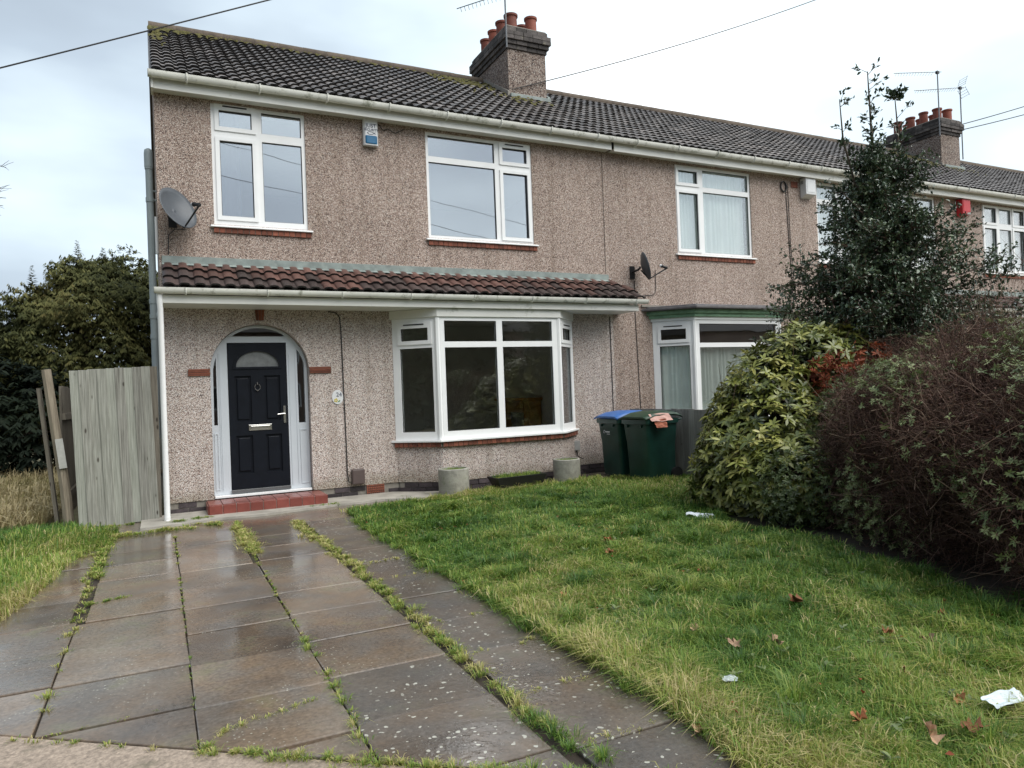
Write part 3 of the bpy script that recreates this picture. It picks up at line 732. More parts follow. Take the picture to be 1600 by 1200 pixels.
        # ragged render fillet above
        MB().box(offs(.22)[0][0], offs(.22)[3][0], -.03, -.002, 2.836, 2.87).build('mortar_fillet', M_mortar, H)
    # quoin bands beside the arch and keystone
    for (p0, p1) in ((.29, .568), (1.857, 2.17)):
        s = MB().box(*xr(p0, p1), -.012, -.001, 1.80, 1.895).build('impost', M_mortar, H)
        for k in range(4): MB().box(*xr(p0+random.uniform(0, .015), p1-random.uniform(0, .012)), -.026+random.uniform(-.004, .004), -.004, 1.802+k*.0235, 1.802+k*.0235+.019).build('tile', M_brick_r, s, bevel=.002)
    ks = MB().prism_y([(X(1.17), 2.545), (X(1.27), 2.545), (X(1.285), 2.70), (X(1.155), 2.70)], -.008, -.001).build('keystone', M_mortard, H)
    for k in range(3):
        c0 = 1.22+(k-1)*.034; c1 = 1.22+(k-1)*.044
        MB().prism_y([(X(c0-.014), 2.548), (X(c0+.014), 2.548), (X(c1+.019), 2.69), (X(c1-.019), 2.69)], -.022, -.004).build('brick', M_brick_r, ks)
    # door screen
    fan = [(.80, 2.335), (1.545, 2.335)] + [(1.2125+.605*math.cos(t), 1.85+.605*math.sin(t)) for t in np.linspace(R(56.5), R(128), 9)]
    sr = [(1.715, 1.11), (1.81, 1.11), (1.81, 1.95), (1.79, 2.02), (1.75, 2.10), (1.715, 2.15)]
    slh = [(.600, 1.13), (.648, 1.13), (.648, 2.05), (.622, 1.96), (.608, 1.88)]
    outer = [(.572, .182), (1.853, .182)] + [(1.2125+.641*math.cos(t), 1.85+.641*math.sin(t)) for t in np.linspace(0, math.pi, 29)]
    mxp = lambda L: [(X(a_), b_) for a_, b_ in L]
    df = plate('door_frame', mxp(outer), [mxp(rect(.79, 1.572, .235, 2.25)), mxp(fan), mxp(sr), mxp(slh)], .115, .18, M_frameg, H)
    md = df.modifiers.new('bevel', 'BEVEL'); md.width = .006; md.segments = 2; md.limit_method = 'ANGLE'
    for pg in (fan, sr, slh): plate('pane', [(x, z) for x, z in mxp(pg)], [], .150, .156, M_glassb, df)
    # mouldings of the side panels
    for (p0, p1) in ((.598, .655), (1.725, 1.835)):
        for ring in ((p0, p1, .25, 1.02),):
            plate('side_panel', rect(*xr(ring[0], ring[1]), ring[2], ring[3]), [rect(*xr(ring[0]+.015, ring[1]-.015), ring[2]+.015, ring[3]-.015)], .105, .117, M_frameg, df)
    for q0 in (.672, .690, 1.60, 1.685): MB().box(*xr(q0, q0+.007), .108, .118, .24, 2.1).build('moulding', M_frameg, df)
    MB().box(*xr(.575, 1.85), .02, .115, .15, .181).build('threshold', M_upvc, df, bevel=.004)
    MB().box(*xr(.79, 1.572), .08, .12, .195, .236).build('door_sill', M_alu, df, bevel=.003)
    # door leaf
    dx0, dx1 = .797, 1.565
    gl0 = [(1.185+.285*math.cos(t), 1.915+.215*math.sin(t)) for t in np.linspace(0, math.pi, 21)]
    panels = [(.875, 1.09, 1.16, 1.79), (1.262, 1.475, 1.16, 1.79), (.875, 1.09, .45, .97), (1.262, 1.475, .45, .97)]
    dl = plate('door', mxp(rect(dx0, dx1, .24, 2.243)), [mxp(gl0)] + [mxp(rect(*p_)) for p_ in panels], .122, .165, M_door, H)
    md = dl.modifiers.new('bevel', 'BEVEL'); md.width = .004; md.segments = 2; md.limit_method = 'ANGLE'
    MB().box(*xr(dx0+.01, dx1-.01), .150, .160, .25, 1.85).build('door_back', M_door, dl)
    plate('door_glass', mxp([(a_, b_) for a_, b_ in gl0]), [], .140, .146, M_frost, dl)
    gl1 = [(1.185+.325*math.cos(t), 1.885+.285*math.sin(t)) for t in np.linspace(0, math.pi, 21)]
    plate('glazing_ring', mxp(gl1), [mxp(gl0)], .108, .124, M_door, dl).modifiers.new('bevel', 'BEVEL').width = .006
    for p_ in panels:
        a_, b_ = xr(p_[0]+.03, p_[1]-.03)
        MB().box(a_, b_, .132, .152, p_[2]+.03, p_[3]-.03).build('panel', M_door, dl, bevel=.016)
    MB().box(*xr(1.04, 1.345), .108, .122, 1.035, 1.115).build('letter_plate', M_chrome, dl, bevel=.004)
    MB().box(*xr(1.065, 1.32), .100, .108, 1.052, 1.098).build('letter_flap', M_chrome, dl, bevel=.004)
    MB().tube([(X(1.17+.036*math.sin(t)), .095, 1.632+.045*math.cos(t)) for t in np.linspace(.5, 2*math.pi-.5, 13)], .006, 6).tube([(X(1.17), .10, 1.70), (X(1.17), .10, 1.665)], .010, 6).tube([(X(1.17), .12, 1.585), (X(1.17), .09, 1.585)], .010, 6).build('knocker', M_chrome, dl, smooth=40)
    MB().box(*xr(1.508, 1.538), .110, .122, 1.12, 1.36).tube([(X(1.523), .115, 1.25), (X(1.523), .075, 1.25), (X(1.42), .072, 1.245)], .009, 8).build('handle', M_chrome, dl, smooth=40)
    return H
def gutter_mesh(L, r, deep=1.35):
    s = MB(); n = 12; prof = [(r*math.cos(t), -r*math.sin(t)) for t in np.linspace(0, math.pi, n)]
    inner = [(c*.9, z*.9) for c, z in prof]
    ring = [(y, z+.0) for y, z in prof] + [(y, z) for y, z in reversed(inner)]
    s.prism_x(ring, 0, L)
    # end caps
    s.prism_x(prof, -.002, .004); s.prism_x(prof, L-.004, L+.002)
    s.v = [(x, y, z*deep) for x, y, z in s.v]
    return s.mesh('gutter', M_gutter, 40)
M_roomblind = simple('grey_blind', (.30, .33, .38), .8, .05, 3)

H1 = house(0, 0, False, 'end terraced house nearest the gate, with the black arched door and tiled canopy', True, True)
H2 = house(1, W, True, 'neighbouring terraced house with green trimmed bay window and pale curtains', False, True)
H3 = house(2, 2*W, False, 'terraced house behind the holly tree with a red alarm box', True, False)
H4 = house(3, 3*W, True, 'farthest terraced house, its roof leaving the right edge of the photo', False, False)

# step of red quarry tiles (part of house 1)
st = MB().box(.47, 1.94, -.49, -.005, -.02, .128).box(.58, 1.85, -.004, .10, .0, .128).build('doorstep', M_grout, H1)
tw = 1.48/9
me_t = MB().box(.003, tw-.003, 0, .012, .0, .128).mesh('tile', M_qtile); me_u = MB().box(.003, tw-.003, .003, .158, 0, .013).mesh('tile', M_qtile)
for i in range(9):
    t_ = link('tile', me_t, st, (.465+i*tw, -.503, .004)); t_.modifiers.new('bevel', 'BEVEL').width = .004
    for r_ in range(3):
        t_ = link('tile', me_u, st, (.465+i*tw, -.490+r_*.162, .1285)); t_.modifiers.new('bevel', 'BEVEL').width = .004
for r_ in range(3):
    MB().box(-.012, 0, .003, .158, 0, .126).build('tile', M_qtile, st, loc=(.465, -.490+r_*.162, .004), bevel=.003)
    MB().box(0, .012, .003, .158, 0, .126).build('tile', M_qtile, st, loc=(1.946, -.490+r_*.162, .004), bevel=.003)
# airbrick, meter, cables
ab = plate('airbrick', rect(2.625, 2.885, .0, .145), [rect(2.64+i*.0305, 2.66+i*.0305, .012+k*.033, .032+k*.033) for i in range(8) for k in range(4)], -.004, .02, M_brick_r, H1)
MB().box(2.40, 2.59, -.07, -.002, .175, .40).build('meter_cover', M_brown, H1, bevel=.02)
MB().tube([(2.15, -.012, 2.68), (2.26, -.012, 2.665), (2.315, -.012, 2.60), (2.33, -.012, 2.3), (2.335, -.012, 1.6), (2.345, -.012, .9), (2.345, -.015, .35), (2.36, -.03, .22), (2.42, -.04, .19)], .008, 6).build('cable', M_cable, H1)
MB().tube([(6.985, -.008, 2.66), (6.985, -.008, 1.2), (6.985, -.008, .2)], .007, 5).build('cable', M_cable, H1)
MB().tube([(6.94, -.008, 3.39), (6.95, -.008, 5.5)], .004, 5).build('cable', simple('grey_sealant', (.16, .14, .12), .9), H1)
MB().tube([(.62, -.45, 3.0+.0)]*1+[(.62, -.45, 3.0)], .001, 3)
MB().tube([(.56, -.012, 3.62), (.56, -.012, 3.56)], .01, 5)
# socket box and hose tap beside the bins
MB().box(6.15, 6.26, -.05, -.002, .40, .56).build('junction_box', simple('grey_junction', (.33, .33, .32), .6), H1, bevel=.006)
MB().tube([(6.2, -.03, .40), (6.22, -.03, .30), (6.32, -.04, .25)], .008, 6).build('cable', M_cable, H1)
# downpipe white on house 1
MB().tube([(-.015, -.60, 2.83), (-.015, -.60, 2.70), (-.010, -.57, 2.62), (-.010, -.57, .04)], .034, 14).build('downpipe', M_upvc, H1, smooth=50)
MB().tube([(-.010, -.57, .06), (-.010, -.57, .0), (-.01, -.63, -.02)], .036, 14).build('downpipe_shoe', M_upvc, H1, smooth=50)
# grey soil pipe at the gable
sp = MB().tube([(-.085, .30, 1.0), (-.085, .30, 2.95), (-.085, .30, 4.70), (-.085, .30, 4.80)], [.045, .045, .045, .045], 16).tube([(-.085, .30, 4.62), (-.085, .30, 4.80), (-.085, .30, 4.85), (-.085, .30, 4.87)], [.055, .055, .048, .02], 16).build('soil_pipe', M_pipe, H1, smooth=50)
for z_ in (4.62, 4.18, 2.82, 2.62, 2.35): MB().tube([(-.085, .30, z_-.03), (-.085, .30, z_+.03)], .052, 16).build('pipe_collar', M_pipe, sp, smooth=50)
MB().tube([(-.085, .30, 2.58), (-.02, .28, 2.66), (.02, .28, 2.70)], .034, 12).build('pipe_branch', M_pipe, sp, smooth=50)
for z_ in (4.30, 4.18): MB().tube([(-.085, .30, z_), (.0, .30, z_)], .012, 6).build('pipe_clip', M_pipe, sp)
MB().tube([(-.02, .26, 3.95), (-.02, .26, 3.45)], .02, 8).build('overflow_pipe', M_upvc, H1)
MB().tube([(.34, -.1, 3.72), (.2, -.02, 3.74), (.12, -.01, 3.66), (.11, -.01, 3.40)], .006, 5).build('dish_cable', M_cable, H1)
# cables on house 2, in its own coordinates
o = MB().tube([(.49, -.01, 3.3), (.47, -.01, 2.9), (.50, -.01, 1.6), (.53, -.01, .4)], .006, 5).tube([(.95, -.01, 3.5), (.95, -.01, 3.15), (.9, -.01, 3.06), (.45, -.01, 3.02)], .006, 5).build('cable', M_cable, H2)
o = MB().tube([(4.26, -.01, 5.35), (4.30, -.01, 4.2), (4.36, -.01, 3.0)], .007, 5).tube([(4.32, -.01, 5.35), (4.34, -.01, 4.2), (4.42, -.01, 3.0)], .006, 5).build('cable', M_cable, H2)
o = MB().tube([(4.20+.075*math.cos(t), -.02, 5.30+.10*math.sin(t)) for t in np.linspace(0, 2*math.pi, 17)], .014, 6, cap=False).build('cable_coil', M_cable, H2)
MB().box(4.42, 4.60, -.012, -.001, 5.31, 5.43).build('exposed_brick', M_brick_r, H2)
# fireplace in the front room of house 1
f = MB().box(6.62, 6.90, 2.45, 2.70, .18, 1.22).box(6.62, 6.90, 3.65, 3.90, .18, 1.22).box(6.62, 6.90, 2.701, 3.649, .98, 1.22).box(6.55, 6.90, 2.38, 3.97, 1.221, 1.28).build('fireplace_surround', M_oak, H1, bevel=.01)
MB().box(6.80, 6.90, 2.702, 3.648, .18, .978).build('hearth_panel', M_conc, H1)

# chimneys
def chimney(parent, ox, oy, name_l=None):
    x0, x1, y0, y1 = ox, ox+.86, oy, oy+1.62
    ch = MB().box(x0, x1, y0, y1, 7.2, 8.30).build('chimney', M_dashd, parent)
    MB().box(x0+.03, x1-.03, y0+.03, y1-.03, 8.301, 8.755).build('chimney_core', M_soot, ch)
    z = 8.302
    for k, (o_, h) in enumerate(((.03, .085), (.065, .085), (.10, .085), (.10, .085), (.05, .10))):
        a, b, c, d = x0-o_, x1+o_, y0-o_, y1+o_; n = round((b-a)/.225); w = (b-a)/n; n2 = round((d-c-.2)/.225); w2 = (d-c-.204)/n2
        me1 = MB().box(.004, w-.006, 0, .10, .004, h-.006).mesh('brick', M_brick_c); me2 = MB().box(0, .10, .004, w2-.006, .004, h-.006).mesh('brick', M_brick_c)
        for i in range(n):
            link('brick', me1, ch, (a+i*w, c+random.uniform(-.004, .004), z)); link('brick', me1, ch, (a+i*w, d-.10, z))
        for i in range(n2):
            link('brick', me2, ch, (a+random.uniform(-.004, .004), c+.102+i*w2, z)); link('brick', me2, ch, (b-.10, c+.102+i*w2, z))
        z += h
    MB().prism([(x0-.03, y0-.03), (x1+.03, y0-.03), (x1+.03, y1+.03), (x0-.03, y1+.03)], z, z+.03).build('flaunching', M_mortar, ch, bevel=.02)
    for cx, zz in ((x0+.20, 0), (x1-.20, -.0)):
        for i in range(4):
            r_ = random.uniform(.112, .128); h = random.uniform(.35, .41); cy = y0+.20+i*.41
            MB().lathe([(r_*1.02, z+.01), (r_, z+.1), (r_*.97, z+h-.05), (r_*1.14, z+h-.04), (r_*1.16, z+h), (r_*.9, z+h), (r_*.8, z+h-.15)], cx, cy, 20).build('chimney_pot', M_terra, ch, smooth=40)
    # flashing round the base
    zf = roof_z(y0)
    MB().box(x0-.02, x1+.02, y0-.13, y0-.003, zf-.05, zf+.035).build('flashing', M_lead, ch, bevel=.01)
    for xx in (x0-.05, x1+.003):
        MB().prism_x([(y0-.05, zf+.0), (RY, roof_z(RY)+.02), (RY, roof_z(RY)+.12), (y0-.05, zf+.10)], xx, xx+.047).build('flashing', M_lead if xx > x0 else M_mortar, ch)
    return ch
ch1 = chimney(H1, 6.42, 2.40); ch2 = chimney(H3, 20.2-2*W, 2.44)
# moss clumps on the roof
def moss(parent, pts, n):
    P = []; 
    for (cx, cy, rx, ry, k) in pts:
        for _ in range(k): 
            x, y = random.gauss(cx, rx), random.gauss(cy, ry); y = min(y, 3.5); x = max(x, .0)
            P.append((x, y, roof_z(y)+.055, random.uniform(.012, .035)))
    s = MB()
    for x, y, z, r_ in P:
        b = len(s.v); 
        for dz, rr in ((-.02, 1.0), (.012, .75)):
            for t in range(6): a = t*math.pi/3+random.random()*.5; s.v.append((x+rr*r_*1.6*math.cos(a), y+rr*r_*math.sin(a), z+dz+rr*r_*math.sin(a)*.65))
        s.v.append((x, y, z+.02))
        for t in range(6): t2 = (t+1) % 6; s.f += [(b+t, b+t2, b+6+t2, b+6+t), (b+6+t, b+6+t2, b+12)]
    o_ = s.build('moss', M_moss, parent, smooth=60); tag(o_, kind='stuff')
moss(H1, [(5.9, 3.0, .35, .22, 150), (5.6, 3.35, .3, .1, 60), (6.3, 2.0, .35, .15, 40), (.2, 3.35, .3, .12, 70), (.1, 2.6, .06, .5, 30), (1.2, 3.45, .8, .05, 50), (4, 3.48, 1.5, .04, 50)], 0)
moss(H3, [(5.6, 3.0, .5, .25, 160), (6.2, 2.2, .5, .2, 60)], 0)

# ================================================================== THINGS ON THE HOUSES
def text_mesh(txt, size, m_, depth=.002):
    cu = bpy.data.curves.new('t', 'FONT'); cu.body = txt; cu.size = size; cu.extrude = depth; cu.align_x = 'CENTER'; cu.resolution_u = 3
    t = bpy.data.objects.new('t', cu); COL.objects.link(t)
    dg = bpy.context.evaluated_depsgraph_get(); me = bpy.data.meshes.new_from_object(t.evaluated_get(dg)); bpy.data.objects.remove(t)
    me.materials.clear(); me.materials.append(m_); return me
# alarm box 1
A = tag(empty('alarm_box', (2.86, 0, 5.13)), 'white alarm box with a blue lower half and printed lettering between the upper windows', 'alarm box')
s = MB().prism([(-.11, -.004), (-.11, -.06), (-.085, -.09), (.085, -.09), (.11, -.06), (.11, -.004)], 0.0, .42).build('box_body', M_wht, A, bevel=.008)
MB().prism([(-.095, -.05), (-.095, -.075), (-.078, -.102), (.078, -.102), (.095, -.075), (.095, -.05)], .02, .145).build('blue_lens', M_blue, A, bevel=.012)
for t, z, sz in (('JUST', .262, .078), ('SECURITY', .212, .049)):
    o = link('lettering', text_mesh(t, sz, M_ink), A, (0, -.0925, z), (R(90), 0, 0))
MB().tube([(-.06, -.093, .18), (-.03, -.093, .200), (.02, -.093, .196), (.065, -.093, .165)], .0035, 5).tube([(-.06, -.093, .18), (-.03, -.093, .160), (.02, -.093, .164), (.065, -.093, .195)], .0035, 5).build('fish_emblem', M_ink, A)
def alarm(x, z, mm, lab, w=.26, h=.33, d=.12):
    A = tag(empty('alarm_box', (x, 0, z)), lab, 'alarm box')
    MB().prism_x([(-.003, 0), (-d, .06), (-d, h), (-.003, h)], -w/2, w/2).build('box_body', mm, A, bevel=.012)
    MB().box(-w*.38, w*.38, -d-.006, -d+.001, .10, h-.04).build('cover_panel', mm, A, bevel=.004)
    for k in range(3): MB().box(-w/2-.004, -w/2+.001, -.09, -.03, h-.07-k*.022, h-.06-k*.022).build('louvre', M_black, A)
alarm(11.86, 5.10, M_wht, 'plain white alarm box beside the black cable coil', .28, .40, .16)
alarm(16.95, 5.09, M_red, 'bright red alarm box high on the wall right of the holly tree', .30, .40, .16)
# house plaque
P_ = tag(empty('house_number_plaque', (2.245, 0, 1.45)), 'oval white ceramic plaque reading 24 on the wall right of the door', 'plaque')
MB().prism_y([(.082*math.cos(t), .105*math.sin(t)) for t in np.linspace(0, 2*math.pi, 33)[:-1]], -.014, -.002).build('ceramic_oval', M_wht, P_, bevel=.004)
link('numerals', text_mesh('24', .085, M_ink), P_, (.02, -.0165, .008), (R(90), 0, 0))
s = MB(); 
for k in range(5): a = k*1.256; s.prism_y([(-.025+.018*math.cos(a)+.011*math.cos(t), -.045+.018*math.sin(a)+.011*math.sin(t)) for t in np.linspace(0, 2*math.pi, 9)[:-1]], -.017-.0003*k, -.0135)
s.build('painted_flower', simple('yellow_print', (.62, .50, .05), .5), P_)
MB().prism_y([(-.005, -.075), (.03, -.065), (.035, -.04), (.01, -.055)], -.0168, -.0135).build('painted_leaf', simple('green_print', (.12, .25, .08), .5), P_)
# satellite dishes
def dish(loc, az, el, rr, lab):
    D = tag(empty('satellite_dish', loc), lab, 'satellite dish', 'satellite dishes on the front walls')
    Mr = Matrix.Rotation(az, 4, 'Z') @ Matrix.Rotation(el, 4, 'X')       # local -y = pointing direction
    s = MB(); n = 28; rings = 6
    for i in range(rings+1):
        q_ = i/rings
        for k in range(n): t = 2*math.pi*k/n; s.v.append((rr*.90*q_*math.cos(t), -.085*q_*q_*rr/.3, rr*q_*math.sin(t)))
    for i in range(rings):
        for k in range(n): k2 = (k+1) % n; s.f.append((i*n+k, i*n+k2, (i+1)*n+k2, (i+1)*n+k))
    s.v = [tuple(Mr @ Vector(v)) for v in s.v]
    o_ = s.build('reflector', M_dish, D, smooth=60); md = o_.modifiers.new('solid', 'SOLIDIFY'); md.thickness = .008
    arm0 = Mr @ Vector((0, -.06, -rr*.95)); arm1 = Mr @ Vector((0, -.42, -rr*.55))
    MB().tube([tuple(Mr @ Vector((0, .03, -rr*.2))), tuple(arm0), tuple(arm1)], .012, 8).build('feed_arm', M_black, D, smooth=40)
    f1 = arm1 + Mr.to_3x3() @ Vector((0, .07, .05)); 
    MB().tube([tuple(arm1), tuple(f1)], [.026, .022], 12).tube([tuple(f1), tuple(f1+Mr.to_3x3() @ Vector((0, .02, .015)))], [.030, .028], 12).build('receiver', M_black, D, smooth=40)
    MB().tube([tuple(f1+Mr.to_3x3() @ Vector((0, .02, .015))), tuple(f1+Mr.to_3x3() @ Vector((0, .04, .03)))], [.027, .020], 12).build('receiver_cap', M_wht, D, smooth=40)
    base = Mr @ Vector((0, .03, 0)); wy = -loc[1]
    MB().tube([tuple(base), tuple(base + Vector((0, .05, -.03))), (base.x, wy-.01, base.z-.05)], .020, 8).box(base.x-.05, base.x+.05, wy-.02, wy-.002, base.z-.16, base.z+.06).build('wall_bracket', M_black, D)
    return D
dish((.19, -.20, 3.93), R(40), R(-24), .30, 'grey satellite dish left of the upper window above the tiled canopy')
dish((7.52, -.26, 3.50), R(66), R(-14), .25, 'dark satellite dish seen edge on above the green trimmed bay')
# aerials
def aerial(base, h, ang, L, lab, tilt=0, refl=True, low=0):
    A = tag(empty('tv_aerial', base), lab, 'tv aerial', 'television aerials on the chimneys')
    MB().tube([(0, 0, -low), (0, 0, h)], .017, 8).build('mast', M_alu, A)
    dv = Vector((math.cos(ang)*math.cos(tilt), math.sin(ang)*math.cos(tilt), math.sin(tilt))); sv = Vector((-math.sin(ang), math.cos(ang), 0)); uv = dv.cross(sv)*-1
    b0 = Vector((0, 0, h-.04)); s = MB(); s.tube([tuple(b0-dv*.12), tuple(b0+dv*L)], .009, 6)
    s.build('boom', M_alu, A); s = MB(); n = int(L/.085)
    for i in range(n):
        c = b0+dv*(.12+i*(L-.12)/n); w = .13*(1-.3*i/n)
        s.tube([tuple(c-sv*w*.9+uv*.05), tuple(c), tuple(c+sv*w*.9+uv*.05)], .0045, 4)
    s.build('director_rods', M_alu, A)
    if refl:
        s = MB()
        for sg in (1, -1):
            for k in range(4):
                c = b0-dv*.05*k*.6+uv*sg*(.05+.07*k)-dv*.05
                s.tube([tuple(c-sv*.17), tuple(c+sv*.17)], .005, 4)
            s.tube([tuple(b0-dv*.04+sv*.15+uv*sg*.03), tuple(b0-dv*.15+sv*.15+uv*sg*.28)], .005, 4); s.tube([tuple(b0-dv*.04-sv*.15+uv*sg*.03), tuple(b0-dv*.15-sv*.15+uv*sg*.28)], .005, 4)
        s.build('reflector_grid', M_alu, A)
    MB().box(-.05, .05, -.03, .03, h-.09, h-.02).build('clamp', M_black, A)
    return A
aerial((6.34, 2.27, 8.25), 1.12, R(150), 1.0, 'aerial on the near chimney, its mast leaving the top of the photo', R(-14), False)
aerial((20.05, 2.36, 8.2), 1.85, R(155), 1.25, 'taller thin aerial on the far chimney, left of the two', 0, False)
aerial((21.3, 2.5, 7.7), 2.15, R(160), 1.45, 'aerial with square grid reflector right of the far chimney', R(-4), True)
# overhead wires
def wire(a, b, lab, sag=.25, r_=.006):
    a, b = Vector(a), Vector(b); pts = []
    for i in range(25):
        t = i/24; p_ = a.lerp(b, t); p_.z -= sag*4*t*(1-t); pts.append(tuple(p_))
    o_ = MB().tube(pts, r_, 5).build('overhead_wire', M_cable, smooth=60); tag(o_, lab, 'wire', 'overhead wires'); return o_
wire((-9.5, -1.0, 1.55), (9.0, -1.0, 10.2), 'black wire crossing the upper left corner of the sky and the roof end', .12, .009)
wire((6.47, 2.37, 7.47), (20.0, 2.4, 13.4), 'black wire running up to the right from the near chimney', .25, .010)
wire((21.2, 3.0, 8.74), (40, 2.8, 15.3), 'upper of two wires leaving the far chimney to the right', .3, .014)
wire((21.2, 3.0, 8.60), (40, 2.6, 14.6), 'lower of two wires leaving the far chimney to the right', .3, .014)
wire((-22, -14, 14.5), (34, -17, 5.5), 'wire across the street, reflected in the upper windows', .5, .009)
wire((-22, -14, 13.0), (34, -17, 4.9), 'crossing wire across the street, reflected in the upper windows', .5, .009)
# stray telephone wire on house 1 wall
MB().tube([(3.0, -.012, 5.48), (3.06, -.02, 5.40), (3.14, -.02, 5.43), (3.25, -.012, 5.38), (3.4, -.012, 5.46)], .006, 5).build('cable', M_cable, H1)

# ================================================================== GATE, POST, LEFT FENCE
G_ = tag(empty('garden_gate', (-.16, -.30, 0)), 'weathered grey board gate leaning between the post and the white downpipe', 'gate')
n = 9; gw = .865/n
for i in range(n):
    x0 = -.865+i*gw; top = 1.895+i*.004+random.uniform(-.004, .004); bot = -.005+.0*i+random.uniform(-.01, .01)
    s = MB().prism_y([(x0+.002+.05*0, bot), (x0+gw+.006, bot), (x0+gw+.006, top), (x0+.002, top)], -.006-(i % 2)*.011, .012-(i % 2)*.011)
    s.v = [(x+(2.0-z)*.028+.0, y, z) for x, y, z in s.v]
    s.build('board', M_wood, G_, bevel=.003)
for z_ in (.35, 1.0, 1.6): 
    s = MB().box(-.84, -.02, .014, .05, z_-.04, z_+.04); s.v = [(x+(2.0-z)*.028, y, z) for x, y, z in s.v]; s.build('rail', M_woodd, G_)
pb = MB().tube([(-1.085, -.12, -.02), (-1.12, -.12, .5), (-1.20, -.11, 1.2), (-1.275, -.10, 1.92)], [.062, .058, .055, .052], 7).build('fence_post', M_post, smooth=25); tag(pb, 'leaning round timber post left of the board gate', 'post')
pp = MB().box(-.04, .04, -.012, .012, 0, .36).build('notice_board', simple('pale_board', (.42, .42, .39), .8, .1, 20), rot=(0, R(-6), 0), loc=(-1.12, -.19, .72)); tag(pp, 'small pale blank board nailed to the leaning post', 'board')
pb = MB().box(-1.24, -1.20, -.02, .10, 0, 1.70); pb.v = [(x-(z)*.09, y, z) for x, y, z in pb.v]; o = pb.build('fence_post', M_woodd); tag(o, 'dark split board standing behind the leaning round post', 'post')
LF = tag(empty('side_fence', (-1.16, .1, 0)), 'dark board fence running back from the leaning post beside the gate', 'fence')
for i in range(14):
    y = .0+i*.14; MB().box(-.012, .012, y, y+.125, 0.05, 1.72+random.uniform(-.01, .01)).build('board', M_woodd, LF)
for z_ in (.3, 1.3): MB().box(.013, .05, -.0, 1.95, z_, z_+.08).build('rail', M_woodd, LF)
# back return fence visible in the gap
BFn = tag(empty('rear_side_fence', (-1.12, 1.9, 0)), 'weathered board fence seen in the gap behind the gate', 'fence')
for i in range(8): MB().box(i*.14, i*.14+.13, -.01, .01, 1.25 if i < 0 else .05, 1.78).build('board', M_wood, BFn)
MB().box(0, 1.1, -.05, -.012, 1.28, 1.34).build('rail', M_post, BFn); MB().box(0, 1.1, -.05, -.012, .4, .46).build('rail', M_post, BFn)
# low fence between the front gardens
M_woodl = wood('silvered_fence_board', (.14, .135, .12), (.42, .41, .38), (26, 26, .8))
FF = tag(empty('front_garden_fence', (7.33, -.02, 0)), 'grey board fence behind the wheelie bins, running towards the rhododendron', 'fence')
for i in range(22): MB().box(-.011, .011, -.14*(i+1)+.006, -.14*i, .02, 1.05-.0*i+random.uniform(-.006, .006)).build('board', M_woodl, FF, bevel=.002)
MB().box(.012, .05, -3.05, 0, .85, .92).build('rail', M_woodd, FF); MB().box(.012, .05, -3.05, 0, .25, .32).build('rail', M_woodd, FF)
for y in (-.05, -1.6, -3.0): MB().box(.051, .13, y-.045, y+.045, 0, 1.02).build('fence_upright', M_woodd, FF)

GP = tag(MB().box(-.16, -.07, -.24, -.13, -.02, 1.93).build('gate_post', M_woodd), 'dark square post between the board gate and the house corner', 'post')
# ================================================================== BINS
def wheelie(loc, rz, lidm, lab):
    B = tag(empty('wheelie_bin', loc, rz), lab, 'wheelie bin', 'wheelie bins by the front wall')
    # local: front faces -y, width along x
    w0, w1, d0, d1, h = .25, .287, .27, .33, .94
    s = MB(); lv = [(0.05, w0, -d0, d0), (.5, (w0+w1)/2, -(d0+d1)/2, .27), (h, w1, -d1, .30)]
    def ring(w, f_, b_, z, r_=.05): 
        pts = []
        for cx, cy, a0 in ((w-r_, b_-r_, 0), (-w+r_, b_-r_, 90), (-w+r_, f_+r_, 180), (w-r_, f_+r_, 270)):
            for k in range(4): a = R(a0+k*30); pts.append((cx+r_*math.cos(a), cy+r_*math.sin(a), z))
        return pts
    prof = [(.03, w0-.01, -d0+.01, d0-.01), (.06, w0, -d0, d0), (.60, .262, -.295, .275), (.62, .268, -.30, .28), (h-.07, w1-.004, -d1+.004, .296), (h-.065, w1+.02, -d1-.02, .315), (h, w1+.022, -d1-.022, .315)]
    for z, w, f_, b_ in prof: s.v += ring(w, f_, b_, z)
    n = 16
    for i in range(len(prof)-1):
        for k in range(n): k2 = (k+1) % n; s.f.append((i*n+k, i*n+k2, (i+1)*n+k2, (i+1)*n+k))
    s.f.append(tuple(reversed(range(n))))
    s.build('bin_body', M_bin, B, smooth=35)
    s = MB(); rows_ = [(-d1-.045, .0), (-d1-.04, .035), (-.2, .095), (0, .115), (.2, .11), (.33, .075), (.36, .03)]
    for y, z in rows_:
        for x in np.linspace(-1, 1, 9): s.v.append((x*(w1+.035), y, h+.012+z*(1-.30*x*x*x*x) - (.02 if abs(x) > .99 else 0)))
    for i in range(len(rows_)-1):
        for k in range(8): s.f.append((i*9+k, i*9+k+1, (i+1)*9+k+1, (i+1)*9+k))
    o_ = s.build('lid', lidm, B, smooth=50); md = o_.modifiers.new('solid', 'SOLIDIFY'); md.thickness = .012
    MB().tube([(-.24, .40, h-.02), (.24, .40, h-.02)], .016, 8).tube([(-.24, .31, h-.02), (-.24, .40, h-.02)], .014, 8).tube([(.24, .31, h-.02), (.24, .40, h-.02)], .014, 8).build('handle_bar', M_bin, B, smooth=40)
    for sx in (-1, 1): MB().tube([(sx*.25, .24, .10), (sx*.30, .24, .10)], .10, 18).build('wheel', M_black, B, smooth=40)
    for kx in (-.16, .16): MB().prism_y([(kx-.02, .86), (kx+.02, .86), (kx, .82)], -.355, -.32).build('lip_rib', M_bin, B)
    return B
